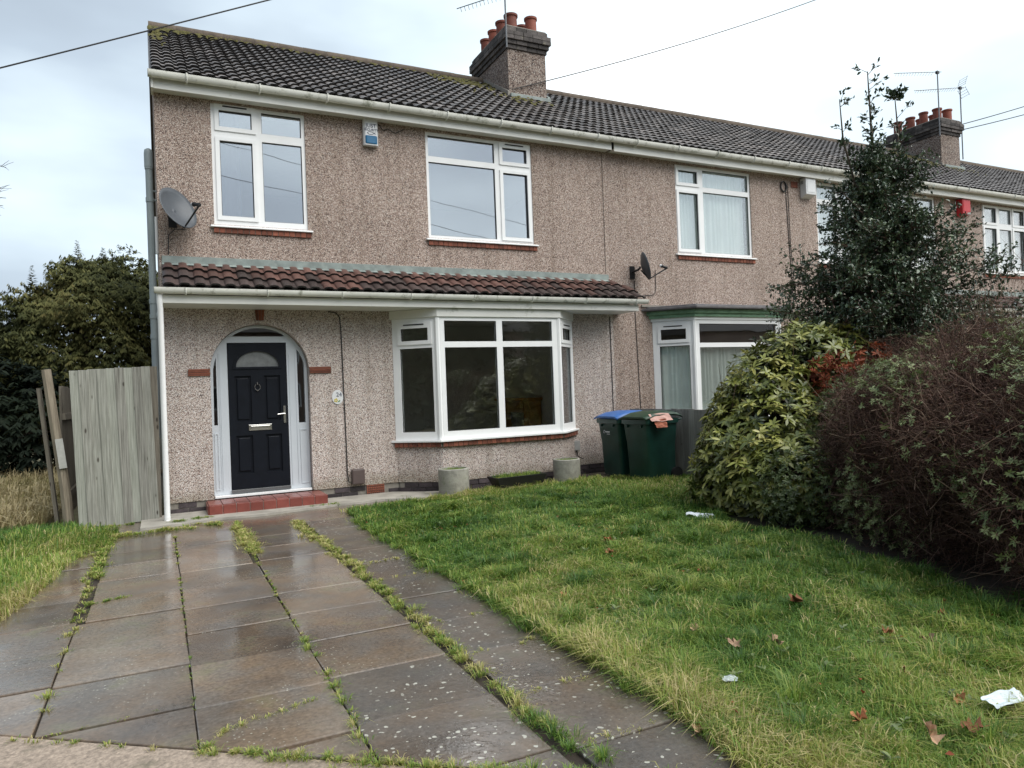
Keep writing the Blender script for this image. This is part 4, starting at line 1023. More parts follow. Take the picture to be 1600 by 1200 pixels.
b1 = wheelie((6.70, -.72, -.01), R(-88), M_lidb, 'dark green wheelie bin with a blue lid, nearer the bay window')
b2 = wheelie((6.74, -1.37, -.01), R(-85), M_lidg, 'dark green wheelie bin with a green lid and paper poking out')
s = MB().tube([(-.11+.022*math.cos(t), -.322, .735+.022*math.sin(t)) for t in np.linspace(0, 5.2, 12)], .0035, 5).box(-.08, .03, -.322, -.318, .725, .742).box(-.05, .03, -.318, -.314, .695, .703)
s.build('council_mark', M_wht, b1)
def crumple(name, m_, w, d, seed, amp=.03, n=7, parent=None):
    r = random.Random(seed); s = MB()
    for i in range(n):
        for k in range(n): s.v.append(((i/(n-1)-.5)*w+r.uniform(-.1, .1)*w/n*2, (k/(n-1)-.5)*d+r.uniform(-.1, .1)*d/n*2, r.uniform(0, amp)))
    for i in range(n-1):
        for k in range(n-1): s.f.append((i*n+k, i*n+k+1, (i+1)*n+k+1, (i+1)*n+k))
    o_ = s.build(name, m_, parent); md = o_.modifiers.new('sub', 'SUBSURF'); md.levels = 1; md.render_levels = 1; return o_
p1 = crumple('paper_scrap', M_pink, .36, .16, 3, .04); p1.location = (6.66, -1.71, .945); p1.rotation_euler = (R(38), 0, R(-5)); tag(p1, 'pale pink paper hanging out from under the green bin lid', 'paper')
p2 = crumple('cardboard_scrap', M_orng, .20, .13, 5, .04); p2.location = (6.62, -1.76, .87); p2.rotation_euler = (R(70), 0, R(-8)); tag(p2, 'orange cardboard scrap below the pink paper on the bin side', 'cardboard')

# ================================================================== PLANTERS
def planter(x, y, r_, h, lab):
    A = tag(empty('concrete_planter', (x, y, 0)), lab, 'planter', 'round concrete planters below the bay window')
    MB().lathe([(r_*.97, -.02), (r_, .0), (r_, h-.01), (r_-.01, h), (r_-.03, h), (r_-.035, h-.05), (0.001, h-.05)], 0, 0, 32).build('planter_wall', M_conc, A, smooth=40)
    MB().lathe([(r_-.036, h-.045), (r_*.5, h-.035), (.001, h-.03)], 0, 0, 20).build('soil', M_soil, A)
    nn = 500; a = rng.uniform(0, 6.28, nn); q_ = np.sqrt(rng.random(nn))*(r_-.04)
    P = np.stack([q_*np.cos(a), q_*np.sin(a), np.full(nn, h-.045)], 1)
    V, F, T = blades(P, rng.uniform(.03, .065, nn), np.full(nn, .006), rng.uniform(.2, 1.4, nn), rng.uniform(0, 6.28, nn), rng.uniform(.3, .75, nn))
    tag(np_mesh('moss', V, F, M_grass, T, A), kind='stuff')
planter(3.66, -.84, .218, .38, 'round concrete planter left of the black trough')
planter(5.52, -.84, .208, .37, 'round concrete planter nearer the wheelie bins')
TR = tag(empty('planter_trough', (4.66, -.86, .05), R(4)), 'low black plastic trough of weeds between the concrete planters', 'trough')
s = MB(); A_ = [(-.36, -.12), (.36, -.12), (.36, .12), (-.36, .12)]; B_ = [(-.43, -.16), (.43, -.16), (.43, .16), (-.43, .16)]
s.v = [(x, y, .0) for x, y in A_]+[(x, y, .15) for x, y in B_]+[(x*.95, y*.9, .15) for x, y in B_]+[(x*.95, y*.9, .10) for x, y in B_]
for k in range(4):
    k2 = (k+1) % 4; s.f += [(k, k2, 4+k2, 4+k), (4+k, 4+k2, 8+k2, 8+k), (8+k, 8+k2, 12+k2, 12+k)]
s.f += [(3, 2, 1, 0), (12, 13, 14, 15)]; s.build('trough_body', M_black, TR, bevel=.006)
MB().box(-.37, .37, -.13, .13, .095, .115).build('soil', M_soil, TR)
nn = 700; P = np.stack([rng.uniform(-.36, .36, nn), rng.uniform(-.13, .13, nn), np.full(nn, .11)], 1)
V, F, T = blades(P, rng.uniform(.04, .12, nn), np.full(nn, .007), rng.uniform(.2, 1.3, nn), rng.uniform(0, 6.28, nn), rng.uniform(.2, .8, nn)); tag(np_mesh('weeds', V, F, M_grass, T, TR), kind='stuff')

# ================================================================== GRASS
def grass_field(name, poly, n, h0, h1, dry=.25, near=None, seed=1, m_=None, w=.0055, edge_dry=None, z=-.004):
    xs = [p_[0] for p_ in poly]; ys = [p_[1] for p_ in poly]
    P = np.stack([rng.uniform(min(xs), max(xs), n*3), rng.uniform(min(ys), max(ys), n*3)], 1); P = P[in_poly(P, poly)]
    d = np.linalg.norm(P-np.array([CAM.x, CAM.y]), axis=1)
    if near: keep = rng.random(len(P)) < np.clip((near/d)**1.1, .1, 1); P = P[keep]
    P = P[:n]; n = len(P); x, y = P[:, 0], P[:, 1]
    cl = vnoise(x, y, 5.0, seed)*.5 + vnoise(x, y, 14, seed+3)*.5; tn = vnoise(x, y, 1.6, seed+5)
    # clump: pull blades to tufts
    H = rng.uniform(h0, h1, n)*(1+.75*np.clip(cl, -1, 1))*(1+.15*rng.normal(size=n)); H = np.clip(H, h0*.4, h1*1.9)
    t = .40 + .16*rng.normal(size=n) + .30*tn + .18*cl
    dd = rng.random(n) < dry*(.35+.9*np.clip(.5+vnoise(x, y, 3.2, seed+9), 0, 1.4)); t[dd] += rng.uniform(.2, .6, dd.sum())
    if edge_dry is not None: t += edge_dry(x, y)
    ang = vnoise(x, y, 2.2, seed+12)*2.5 + rng.normal(size=n)*1.3
    lean = np.abs(rng.normal(.75, .5, n))
    dcam = np.linalg.norm(P-np.array([CAM.x, CAM.y]), axis=1)
    Wd = w*rng.uniform(.6, 1.2, n)*np.clip(dcam/4.5, .75, 1.7)
    P3 = np.stack([x, y, np.full(n, z)], 1)
    V, F, T = blades(P3, H, Wd, lean, ang, np.clip(t, 0, 1))
    return V, F, T
V, F, T = grass_field('g', [(2.0, -1.42), (2.02, -3.1), (1.93, -4.4), (1.95, -5.75), (1.93, -6.6), (1.95, -7.6), (1.90, -8.2), (1.75, -8.6), (1.7, -9.4), (4.1, -9.4), (4.35, -8.0), (4.95, -7.0), (5.2, -5.5), (5.1, -4.7), (6.3, -3.2), (7.2, -2.6), (7.25, -1.05), (5.9, -1.0), (3.4, -1.02), (2.6, -1.22)],
    330000, .040, .105, .26, 3.6, 1, w=.0066, edge_dry=lambda x, y: .04*np.exp(-((x-1.98)/.25)**2) + .10*np.exp(-((y+1.1)/.3)**2) - .12*np.clip((x-3.6)/1.2, 0, 1))
o = np_mesh('lawn_grass', V, F, M_grass, T); tag(o, 'rough green grass of the front lawn right of the paving', 'grass', kind='stuff')
V, F, T = grass_field('g', [(-.52, -.95), (-.60, -1.75), (-.84, -2.5), (-.90, -3.2), (-1.02, -4.2), (-1.25, -5.0), (-1.7, -5.8), (-4, -6), (-5, -.05), (-1.05, -.0), (-.95, -.5)], 70000, .06, .13, .20, 5.0, 21,
    edge_dry=lambda x, y: .25*np.exp(-((x+.85)/.3)**2)*np.clip((-y-1.5)/2, 0, 1))
o = np_mesh('side_grass', V, F, M_grass, T); tag(o, 'longer green grass left of the paving in front of the post', 'grass', kind='stuff')
V, F, T = grass_field('g', [(-1.4, .1), (-1.25, 9), (-11, 9), (-8, .1)], 60000, .10, .32, .9, None, 31, w=.014, edge_dry=lambda x, y: .38+0*x)
o = np_mesh('dry_field_grass', V, F, M_dry, T); tag(o, 'tall dry straw coloured grass beyond the leaning post', 'grass', kind='stuff')
# tufts in the joints
TU = []
def tufts(pts):
    for (x, y, n, h, sp, dr) in pts: TU.append((x, y, n, h, sp, dr))
def line_tufts(x0, y0, x1, y1, k, n, h, sp, dr, jit=.015, prob=1):
    for i in range(k):
        if random.random() > prob: continue
        t = (i+random.random()*.9)/k
        TU.append((x0+(x1-x0)*t+random.gauss(0, jit), y0+(y1-y0)*t+random.gauss(0, jit*.8), int(n*random.uniform(.4, 1.5)), h*random.uniform(.6, 1.4)*(.72 if x0 < 1.9 else 1), sp*random.uniform(.6, 1.4), min(.85, dr+random.uniform(-.15, .15)+(.22 if x0 < 1.9 else 0))))
line_tufts(-.60, -1.5, -.60, -3.4, 36, 60, .055, .05, .45, .03)
line_tufts(-.60, -3.4, -.60, -5.2, 16, 45, .045, .035, .55, .02, .8)
line_tufts(-.60, -5.2, -.60, -6.6, 9, 40, .04, .025, .55, .012, .6)
line_tufts(-1.05, -2.3, -.62, -2.25, 8, 35, .04, .03, .6); line_tufts(-.62, -4.25, -.3, -4.15, 8, 35, .045, .02, .4)
line_tufts(.055, -1.7, .055, -4.0, 14, 22, .035, .02, .5, .006, .6); line_tufts(.055, -4.0, .055, -7.1, 30, 12, .022, .012, .35, .004, .8)
line_tufts(.70, -1.45, .72, -3.2, 34, 70, .07, .055, .62, .03); line_tufts(.70, -3.2, .69, -5.9, 26, 16, .03, .015, .45, .006, .9)
line_tufts(.69, -5.9, .69, -7.5, 18, 40, .05, .028, .4, .012, .9)
line_tufts(1.33, -1.55, 1.40, -4.4, 60, 55, .055, .045, .62, .03); line_tufts(1.40, -4.4, 1.40, -7.7, 55, 60, .055, .038, .5, .025)
line_tufts(1.40, -7.5, 1.45, -7.95, 9, 80, .07, .05, .15, .03)
for yy in (-4.17, -4.78, -6.63, -7.24): line_tufts(1.45, yy-.02, 1.98, yy, 11, 28, .035, .02, .8, .012, .75)
for yy in (-6.0, -7.82): line_tufts(1.45, yy-.02, 1.98, yy, 9, 22, .03, .018, .5, .012, .6)
line_tufts(.0, -7.0, 1.0, -7.80, 34, 55, .04, .03, .5, .02, .9); line_tufts(1.0, -7.82, 2.0, -8.55, 30, 80, .055, .045, .35, .035); line_tufts(.10, -6.95, .62, -6.78, 14, 30, .035, .02, .6, .015, .8)
line_tufts(-.75, -6.45, -.1, -6.95, 12, 25, .03, .02, .5, .01, .5)
line_tufts(-.55, -6.55, .05, -6.50, 12, 10, .018, .012, .4, .006, .6)
line_tufts(-.9, -1.3, 0.3, -1.15, 30, 70, .05, .06, .55, .07); line_tufts(.0, -.75, .45, -.62, 10, 120, .07, .06, .25, .04); line_tufts(.35, -1.0, .7, -1.3, 10, 60, .05, .04, .5, .04)
line_tufts(1.7, -.62, 2.05, -.58, 5, 90, .06, .05, .25, .03); line_tufts(2.2, -.40, 3.4, -.55, 12, 22, .03, .02, .3, .04, .8)
line_tufts(2.1, -1.35, 3.5, -1.12, 26, 60, .07, .06, .75, .05); line_tufts(3.6, -1.1, 7.0, -1.12, 46, 60, .08, .07, .7, .05); line_tufts(3.95, -.9, 5.2, -1.02, 16, 50, .11, .05, .75, .04)
line_tufts(2.0, -2.0, 2.0, -8.2, 110, 80, .075, .065, .36, .04)
line_tufts(-.15, -.42, -.95, -.5, 12, 30, .05, .04, .4, .04)
for k in range(170): TU.append((random.uniform(2.15, 4.8), random.uniform(-8.7, -1.8), random.randint(140, 300), random.uniform(.10, .17), random.uniform(.07, .15), random.choice((.12, .22, .35, .5, .62))))
Ps, Hs, Ts, An, Le = [], [], [], [], []
for (x, y, n, h, sp_, dr) in TU:
    a = rng.uniform(0, 6.28, n); q_ = np.abs(rng.normal(0, sp_*.6, n))
    Ps.append(np.stack([x+q_*np.cos(a), y+q_*np.sin(a), np.full(n, -.006)], 1)); Hs.append(h*rng.uniform(.5, 1.25, n)); An.append(a+rng.normal(0, .5, n))
    Le.append(.35+q_/max(sp_, .01)*.6+rng.uniform(0, .4, n)); Ts.append(np.clip(rng.normal(dr, .17, n), 0, 1))
P = np.concatenate(Ps); n = len(P); print('tuft blades', n); dc = np.linalg.norm(P[:, :2]-np.array([CAM.x, CAM.y]), axis=1)
V, F, T = blades(P, np.concatenate(Hs), .0042*rng.uniform(.7, 1.3, n)*np.clip(dc/4.0, .8, 2), np.concatenate(Le), np.concatenate(An), np.concatenate(Ts))
o = np_mesh('joint_grass', V, F, M_grass, T); tag(o, 'yellowing grass and weeds growing in the joints between the paving slabs', 'grass', kind='stuff')

# ================================================================== SHRUBS AND TREES
def ell_pts(c, r_, n, lo=-.9, shell=(.9, 1.04)):
    d = norm(rng.normal(size=(n*2, 3))); d = d[d[:, 2] > lo][:n]; k = rng.uniform(*shell, len(d))[:, None]
    return np.array(c)+d*np.array(r_)*k, norm(d/np.array(r_))
def union(ells, dens, shell=(.88, 1.05), lo=-.8):
    P, Nn = [], []
    for i, (c, r_) in enumerate(ells):
        area = 4*math.pi*((r_[0]*r_[1])**1.6/3+(r_[0]*r_[2])**1.6/3+(r_[1]*r_[2])**1.6/3)**(1/1.6)
        p_, n_ = ell_pts(c, r_, int(area*dens), lo, shell)
        keep = np.ones(len(p_), bool)
        for j, (c2, r2_) in enumerate(ells):
            if j != i: keep &= (((p_-np.array(c2))/np.array(r2_))**2).sum(1) > .72
        keep &= p_[:, 2] > .04
        P.append(p_[keep]); Nn.append(n_[keep])
    return np.concatenate(P), np.concatenate(Nn)
def rosettes(P, A, nl, size, spread=.9, tmpl=None, tint=.5, tv=.15, up=.35):
    """nl leaves round each axis"""
    parts = []; A = norm(A+np.array([0, 0, up])); ref = norm(rng.normal(size=A.shape)); U = norm(np.cross(A, ref)); Vv = np.cross(A, U)
    out = []
    base_t = np.clip(rng.normal(tint, tv, len(P)), 0, 1)
    for k in range(nl):
        t = 2*math.pi*k/nl + rng.uniform(-.3, .3, len(P)); el = rng.uniform(.0, .6, len(P))*(1 if k % 2 else 1.5)
        X = (U*np.cos(t)[:, None]+Vv*np.sin(t)[:, None])*spread + A*el[:, None] + np.array([0, 0, -.12])
        out.append((P + A*rng.uniform(-.02, .0, len(P))[:, None], norm(X), A, size*rng.uniform(.7, 1.15, len(P)), np.clip(base_t+rng.normal(0, .08, len(P)), 0, 1)))
    return [np.concatenate([o_[i] for o_ in out]) for i in range(5)]
# ---- rhododendron
RH = tag(empty('rhododendron_bush', (6.3, -4.0, 0)), 'big rounded rhododendron bush with yellow green leaves right of the bins', 'bush')
RHE = [((5.84, -4.2, .36), (.52, .50, .40)), ((6.5, -4.75, .75), (.55, .35, .55)), ((6.30, -4.30, .60), (.92, .85, .80)), ((5.92, -4.52, .42), (.60, .62, .46)), ((6.55, -4.15, 1.0), (.80, .75, .80)), ((6.88, -4.2, 1.52), (.62, .62, .60)), ((6.15, -4.0, .5), (.58, .6, .50)), ((5.86, -4.95, .45), (.55, .5, .48)), ((6.55, -3.7, .72), (.6, .5, .5)), ((7.35, -4.25, 1.62), (.60, .55, .52))]
C0 = np.array([6.3, -4.0, 0])
P, A = union(RHE, 118, (.80, 1.08)); 
P = P + A*(.09*vnoise(P[:, 0]+P[:, 2], P[:, 1]-P[:, 2], 5, 91))[:, None]; A_up = norm(A+rng.normal(size=A.shape)*.35)
LP, LX, LZ, LS, LT = rosettes(P, A_up, 9, .104, .95, tint=.62, tv=.26, up=.7)
LX = norm(LX+np.array([0, 0, -.10])); LS = LS*rng.uniform(.75, 1.2, len(LS))
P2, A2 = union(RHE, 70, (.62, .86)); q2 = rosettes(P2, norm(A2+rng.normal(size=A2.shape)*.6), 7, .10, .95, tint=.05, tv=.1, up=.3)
dist = np.linalg.norm(LP-np.array(CAM), axis=1) - .6*((LP-np.array([6.2, -4.2, .8])) @ norm(np.array(CAM)-np.array([6.2, -4.2, .8])))
order = np.argsort(dist); sing = order[:6000]; sing = rng.permutation(sing)[:290]; rest = np.setdiff1d(np.arange(len(LP)), sing)
lt = leaf_t(.34, .05, .16)
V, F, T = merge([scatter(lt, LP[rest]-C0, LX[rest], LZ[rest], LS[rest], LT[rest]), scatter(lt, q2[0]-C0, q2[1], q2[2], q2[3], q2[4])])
tag(np_mesh('foliage', V, F, M_rho, T, RH, smooth=True), kind='stuff')
for lev in range(1): pass
lmes = []
for tq in (.35, .55, .75, .95):
    me = bpy.data.meshes.new('leaf'); me.from_pydata([tuple(v) for v in lt[0]], [], [tuple(int(i) for i in f_) for f_ in lt[1]]); a_ = me.attributes.new('tint', 'FLOAT', 'POINT')
    a_.data.foreach_set('value', np.full(8, tq, 'f')); me.materials.append(M_rho); me.shade_smooth(); me.update(); lmes.append(me)
for i in sing:
    X_, Z_ = Vector(LX[i]), Vector(LZ[i]); Y_ = Z_.cross(X_).normalized(); Z_ = X_.cross(Y_)
    o_ = link('leaf', lmes[min(3, int(LT[i]*4))], RH); mm = Matrix((X_, Y_, Z_)).transposed()*float(LS[i]); mm = mm.to_4x4(); mm.translation = Vector(LP[i]-C0); o_.matrix_basis = mm
nb = 420; b0 = np.stack([rng.uniform(5.6, 6.8, nb), rng.uniform(-4.7, -3.8, nb), rng.uniform(0, .4, nb)], 1)-C0
pick = rng.integers(0, len(P), nb); D_ = P[pick]-C0-b0
V, F, T = twigs(b0, D_, np.linalg.norm(D_, axis=1), np.full(nb, .009), .08, 3, rng.uniform(.2, .9, nb)); np_mesh('branches', V, F, M_twig, T, RH)
# dead russet patch
RP, RA = union([((6.72, -4.82, 1.38), (.40, .30, .34)), ((6.45, -5.2, .85), (.30, .25, .35)), ((7.2, -4.85, 1.62), (.35, .25, .2))], 130, (.6, 1.1)); qd = rosettes(RP, norm(RA+rng.normal(size=RA.shape)), 6, .075, .9, tint=.5, tv=.3)
V, F, T = scatter(leaf_s(.4), qd[0]-C0, qd[1], qd[2], qd[3], qd[4]); tag(np_mesh('dead_foliage', V, F, M_deadl, T, RH), kind='stuff', label='russet dead leaves on bare twigs')

# ---- brown twiggy hedge
HG = tag(empty('twiggy_hedge', (6.0, -6.4, 0)), 'large overgrown hedge of brown twigs with sparse grey green leaves at the right', 'hedge'); C0 = np.array([6.0, -6.4, 0])
HE = [((7.15, -5.3, .70), (1.0, .8, .95)), ((6.4, -5.8, .58), (.92, .75, .80)), ((6.1, -6.5, .70), (1.05, .9, .98)), ((5.75, -7.2, .70), (1.0, .85, .98)), ((5.4, -8.0, .65), (.95, .9, .95)), ((7.3, -6.1, .85), (1.2, 1.0, 1.05)), ((6.8, -7.4, .9), (1.2, 1.0, 1.0)), ((7.6, -5.0, .9), (.9, .8, .95))]
P, A = union(HE, 1500, (.66, 1.05), -.95)
DSP = lambda P_, A_: P_ + A_*(.13*vnoise(P_[:, 0]+P_[:, 2]*.8, P_[:, 1]-P_[:, 2]*.9, 3.6, 95))[:, None]
P = DSP(P, A)
n = len(P); D_ = norm(A*.55 + rng.normal(size=A.shape)*.75 + np.array([0, 0, .22]))
L_ = rng.uniform(.06, .26, n); tt = np.clip(rng.normal(.45, .25, n), 0, 1)
parts = [twigs(P-C0-D_*(L_*.6)[:, None], D_, L_, rng.uniform(.0012, .0028, n)*np.clip(np.linalg.norm(P-np.array(CAM), axis=1)/4.5, .8, 1.6), .65, 2, tt)]
n2 = 3500; pk = rng.integers(0, n, n2); D2 = norm(rng.normal(size=(n2, 3))+np.array([-.2, -.2, .35])); L2 = rng.uniform(.35, .8, n2)
parts.append(twigs((P[pk]-C0)*np.array([.93, .93, .9])-D2*(L2*.5)[:, None], D2, L2, rng.uniform(.002, .0042, n2), .55, 4, np.clip(rng.normal(.5, .3, n2), 0, 1)))
V, F, T = merge(parts); tag(np_mesh('twigs', V, F, M_twig, T, HG), kind='stuff')
# inner mass of dead leaves and shadowed twigs
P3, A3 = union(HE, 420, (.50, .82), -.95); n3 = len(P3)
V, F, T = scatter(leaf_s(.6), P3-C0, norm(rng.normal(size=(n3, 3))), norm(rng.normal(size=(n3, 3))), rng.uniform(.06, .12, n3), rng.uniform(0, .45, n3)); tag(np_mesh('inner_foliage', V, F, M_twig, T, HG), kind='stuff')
P6, A6 = union(HE, 900, (.80, 1.05), -.95); n6 = len(P6); P6 = DSP(P6, A6)
V, F, T = scatter(leaf_s(.45), P6-C0, norm(rng.normal(size=(n6, 3))+A6*.4), norm(rng.normal(size=(n6, 3))+np.array([0, 0, .6])), rng.uniform(.016, .034, n6), np.clip(rng.normal(.35, .22, n6), 0, 1)); tag(np_mesh('small_dead_foliage', V, F, M_brleaf, T, HG), kind='stuff')
# sparse leaves in patches
P4, A4 = union(HE, 620, (.92, 1.08), -.9); patch = vnoise(P4[:, 0]*1.3+P4[:, 2], P4[:, 1]*1.3-P4[:, 2]*1.2, 3.0, 77)+.45*rng.normal(size=len(P4))+.25*np.clip(P4[:, 2]-1.1, -.5, 1)
k4 = patch > .50; P4, A4 = P4[k4], A4[k4]; P4 = DSP(P4, A4)
q4 = rosettes(P4, norm(A4+rng.normal(size=A4.shape)*.5), 8, .040, .95, tint=.75, tv=.2, up=.6)
V, F, T = scatter(leaf_s(.34, .06), q4[0]-C0, q4[1], q4[2], q4[3], q4[4]); tag(np_mesh('foliage', V, F, M_hedge, T, HG), kind='stuff')
# darker leafy shrub in front of the junction with the rhododendron
DS = tag(empty('evergreen_shrub', (6.0, -5.0, 0)), 'small dark green shrub between the rhododendron and the twiggy hedge', 'shrub'); C1 = np.array([6.0, -5.0, 0])
P5, A5 = union([((5.75, -5.25, .35), (.62, .42, .45)), ((6.5, -5.15, .8), (.55, .35, .65)), ((6.0, -5.45, .3), (.6, .4, .4))], 420, (.7, 1.06)); q5 = rosettes(P5, norm(A5+rng.normal(size=A5.shape)*.5), 6, .040, .95, tint=.35, tv=.2, up=.4)
V, F, T = scatter(leaf_s(.45, .06), q5[0]-C1, q5[1], q5[2], q5[3], q5[4]); tag(np_mesh('foliage', V, F, M_hedge, T, DS), kind='stuff')
nb = 150; b0 = np.stack([rng.normal(0, .1, nb), rng.normal(-.1, .1, nb), np.zeros(nb)], 1); pk = rng.integers(0, len(P5), nb); D_ = P5[pk]-C1-b0
V, F, T = twigs(b0, D_, np.linalg.norm(D_, axis=1), np.full(nb, .006), .08, 3); np_mesh('branches', V, F, M_twig, T, DS)

# ---- holly tree
def grow_tree(rx, root, leaders, zmin, zmax, nb, rad, leafsize, per, leafm, barkm, seed, droop=.1, tint=.45, name='crown', tv=.25, twn=5):
    """leaders: list of point lists with radii. Branches from the first leader; rad(z) crown radius"""
    r = random.Random(seed); s = MB()
    for pts, rs in leaders: s.tube(pts, rs, 8)
    s.build('trunk', barkm, root, smooth=60)
    LPs, LXs, bs = [], [], []
    tw0, twd, twl = [], [], []
    def along(pts, z):
        for a, b in zip(pts, pts[1:]):
            if a[2] <= z <= b[2]: t = (z-a[2])/(b[2]-a[2]+1e-9); return Vector(a).lerp(Vector(b), t)
        return Vector(pts[-1])
    for i in range(nb):
        z = zmin+(zmax-zmin)*(i+r.random())/nb; p0 = along(leaders[0][0], z); az = r.uniform(0, 2*math.pi); L = rad(z)*r.uniform(.30, 1.22)
        rise = r.uniform(-.15, .55); d = Vector((math.cos(az), math.sin(az), rise)).normalized()
        p1 = p0+d*L*.5; p2 = p0+d*L+Vector((0, 0, -droop*L)); bs.append(([tuple(p0), tuple(p1), tuple(p2)], [.012+.008*L, .009, .003]))
        for k in range(int(twn*(1+L*3))):
            t = r.uniform(.25, 1.0); q0 = p0.lerp(p2, t) if t > .5 else p0.lerp(p1, t*2)
            dd = (d*.6+Vector((r.gauss(0, .6), r.gauss(0, .6), r.gauss(.15, .5)))).normalized(); tl = r.uniform(.12, .38)*(.6+.5*min(1, L))
            tw0.append(q0[:]); twd.append(dd[:]); twl.append(tl)
    s = MB()
    for p_, rs in bs: s.tube(p_, rs, 5, cap=False)
    s.build('branches', barkm, root, smooth=60)
    tw0, twd, twl = np.array(tw0), norm(np.array(twd)), np.array(twl); n = len(tw0)
    V, F, T = twigs(tw0, twd, twl, np.full(n, .004), .1, 1, rng.uniform(.2, .7, n)); tag(np_mesh('twigs', V, F, M_twig, T, root), kind='stuff')
    idx = np.repeat(np.arange(n), per); t = rng.uniform(.1, 1.05, len(idx))
    LPp = tw0[idx]+twd[idx]*(twl[idx]*t)[:, None]+rng.normal(0, .012, (len(idx), 3)); LXx = norm(twd[idx]*.5+rng.normal(0, .75, (len(idx), 3)))
    tb = np.clip(rng.normal(tint, .18, n), 0, 1)[idx]+rng.normal(0, tv*.6, len(idx))
    V, F, T = scatter(leaf_s(.52, .14), LPp, LXx, norm(rng.normal(0, .8, (len(idx), 3))+np.array([0, 0, 1])), leafsize*rng.uniform(.65, 1.25, len(idx)), np.clip(tb, 0, 1))
    tag(np_mesh(name, V, F, leafm, T, root), kind='stuff')
HT = tag(empty('holly_tree', (8.36, -4.2, 0)), 'tall dark green holly tree with thin bare leaders in front of the third house', 'tree')
def hrad(z): 
    pts = [(0, 1.2), (1.4, 1.42), (2.2, 1.38), (2.6, 1.12), (3.1, .80), (3.6, .56), (4.0, .38), (4.4, .22)]
    return float(np.interp(z, [a for a, b in pts], [b for a, b in pts]))
lead = [([(0, 0, 0), (.03, .0, 1.2), (.0, 0, 2.4), (.05, 0, 3.4), (-.06, 0, 4.3), (-.10, 0, 5.38)], [.08, .065, .05, .036, .02, .006]),
        ([(.03, 0, 3.5), (-.30, .1, 3.95), (-.46, .12, 4.5), (-.52, .1, 5.0)], [.018, .015, .012, .005]),
        ([(.0, 0, 3.7), (.26, -.12, 4.1), (.28, -.12, 4.6), (.27, -.1, 5.1)], [.018, .015, .012, .005]),
        ([(.02, 0, 3.2), (-.5, -.1, 3.55), (-.9, -.2, 3.68)], [.014, .01, .005])]
grow_tree(None, HT, lead, .7, 4.25, 430, hrad, .054, 15, M_holly, M_bark, 5, tint=.45, twn=4)
# tufts of leaves up the leaders
tp, td = [], []
for pts, _ in lead:
    for k in range(26 if pts is lead[0][0] else 15):
        zz = random.uniform(max(pts[0][2], 3.9), pts[-1][2]+.02); 
        for a, b in zip(pts, pts[1:]):
            if a[2] <= zz <= b[2]+.03: q_ = Vector(a).lerp(Vector(b), (zz-a[2])/(b[2]-a[2])); break
        up_ = (zz-4.2)/1.2; L = random.uniform(.05, .14)+.16*max(0, up_)*random.random(); a_ = random.uniform(0, 6.28)
        d_ = Vector((math.cos(a_), math.sin(a_), .7)).normalized(); tp.append(q_[:]); td.append((d_*L)[:])
tp, td = np.array(tp), np.array(td); Lt = np.linalg.norm(td, axis=1)
V, F, T = twigs(tp, td, Lt, np.full(len(tp), .005), .08, 2); tag(np_mesh('leader_twigs', V, F, M_twig, T, HT), kind='stuff')
idx = np.repeat(np.arange(len(tp)), 9); P = tp[idx]+td[idx]*rng.uniform(.3, 1.1, len(idx))[:, None]+rng.normal(0, .018, (len(idx), 3))
V, F, T = scatter(leaf_s(.5, .14), P, norm(norm(td[idx])+rng.normal(0, .6, (len(idx), 3))), norm(rng.normal(0, .7, (len(idx), 3))+np.array([0, 0, 1])), rng.uniform(.05, .08, len(idx)), rng.uniform(.1, .6, len(idx))); tag(np_mesh('leader_foliage', V, F, M_holly, T, HT), kind='stuff')

# ---- bare twiggy saplings at the right edge
BS = tag(empty('bare_shrub', (9.4, -5.2, 0)), 'leafless brown shrub of thin upright stems at the right edge', 'shrub')
n = 170; p0 = np.stack([rng.normal(0, .35, n), rng.normal(0, .4, n), np.zeros(n)], 1); D_ = norm(np.stack([rng.normal(0, .14, n), rng.normal(0, .14, n), np.ones(n)], 1)); L_ = rng.uniform(1.5, 2.9, n)
q0 = p0[np.repeat(np.arange(n), 7)]+D_[np.repeat(np.arange(n), 7)]*(np.repeat(L_, 7)*rng.uniform(.45, .95, n*7))[:, None]
V, F, T = merge([twigs(p0, D_, L_, np.full(n, .007), .08, 4, rng.uniform(.5, 1, n)), twigs(q0, norm(D_[np.repeat(np.arange(n), 7)]+rng.normal(0, .45, (n*7, 3))), rng.uniform(.15, .45, n*7), np.full(n*7, .0035), .15, 2, rng.uniform(.5, 1, n*7))])
tag(np_mesh('stems', V, F, M_twig, T, BS), kind='stuff')

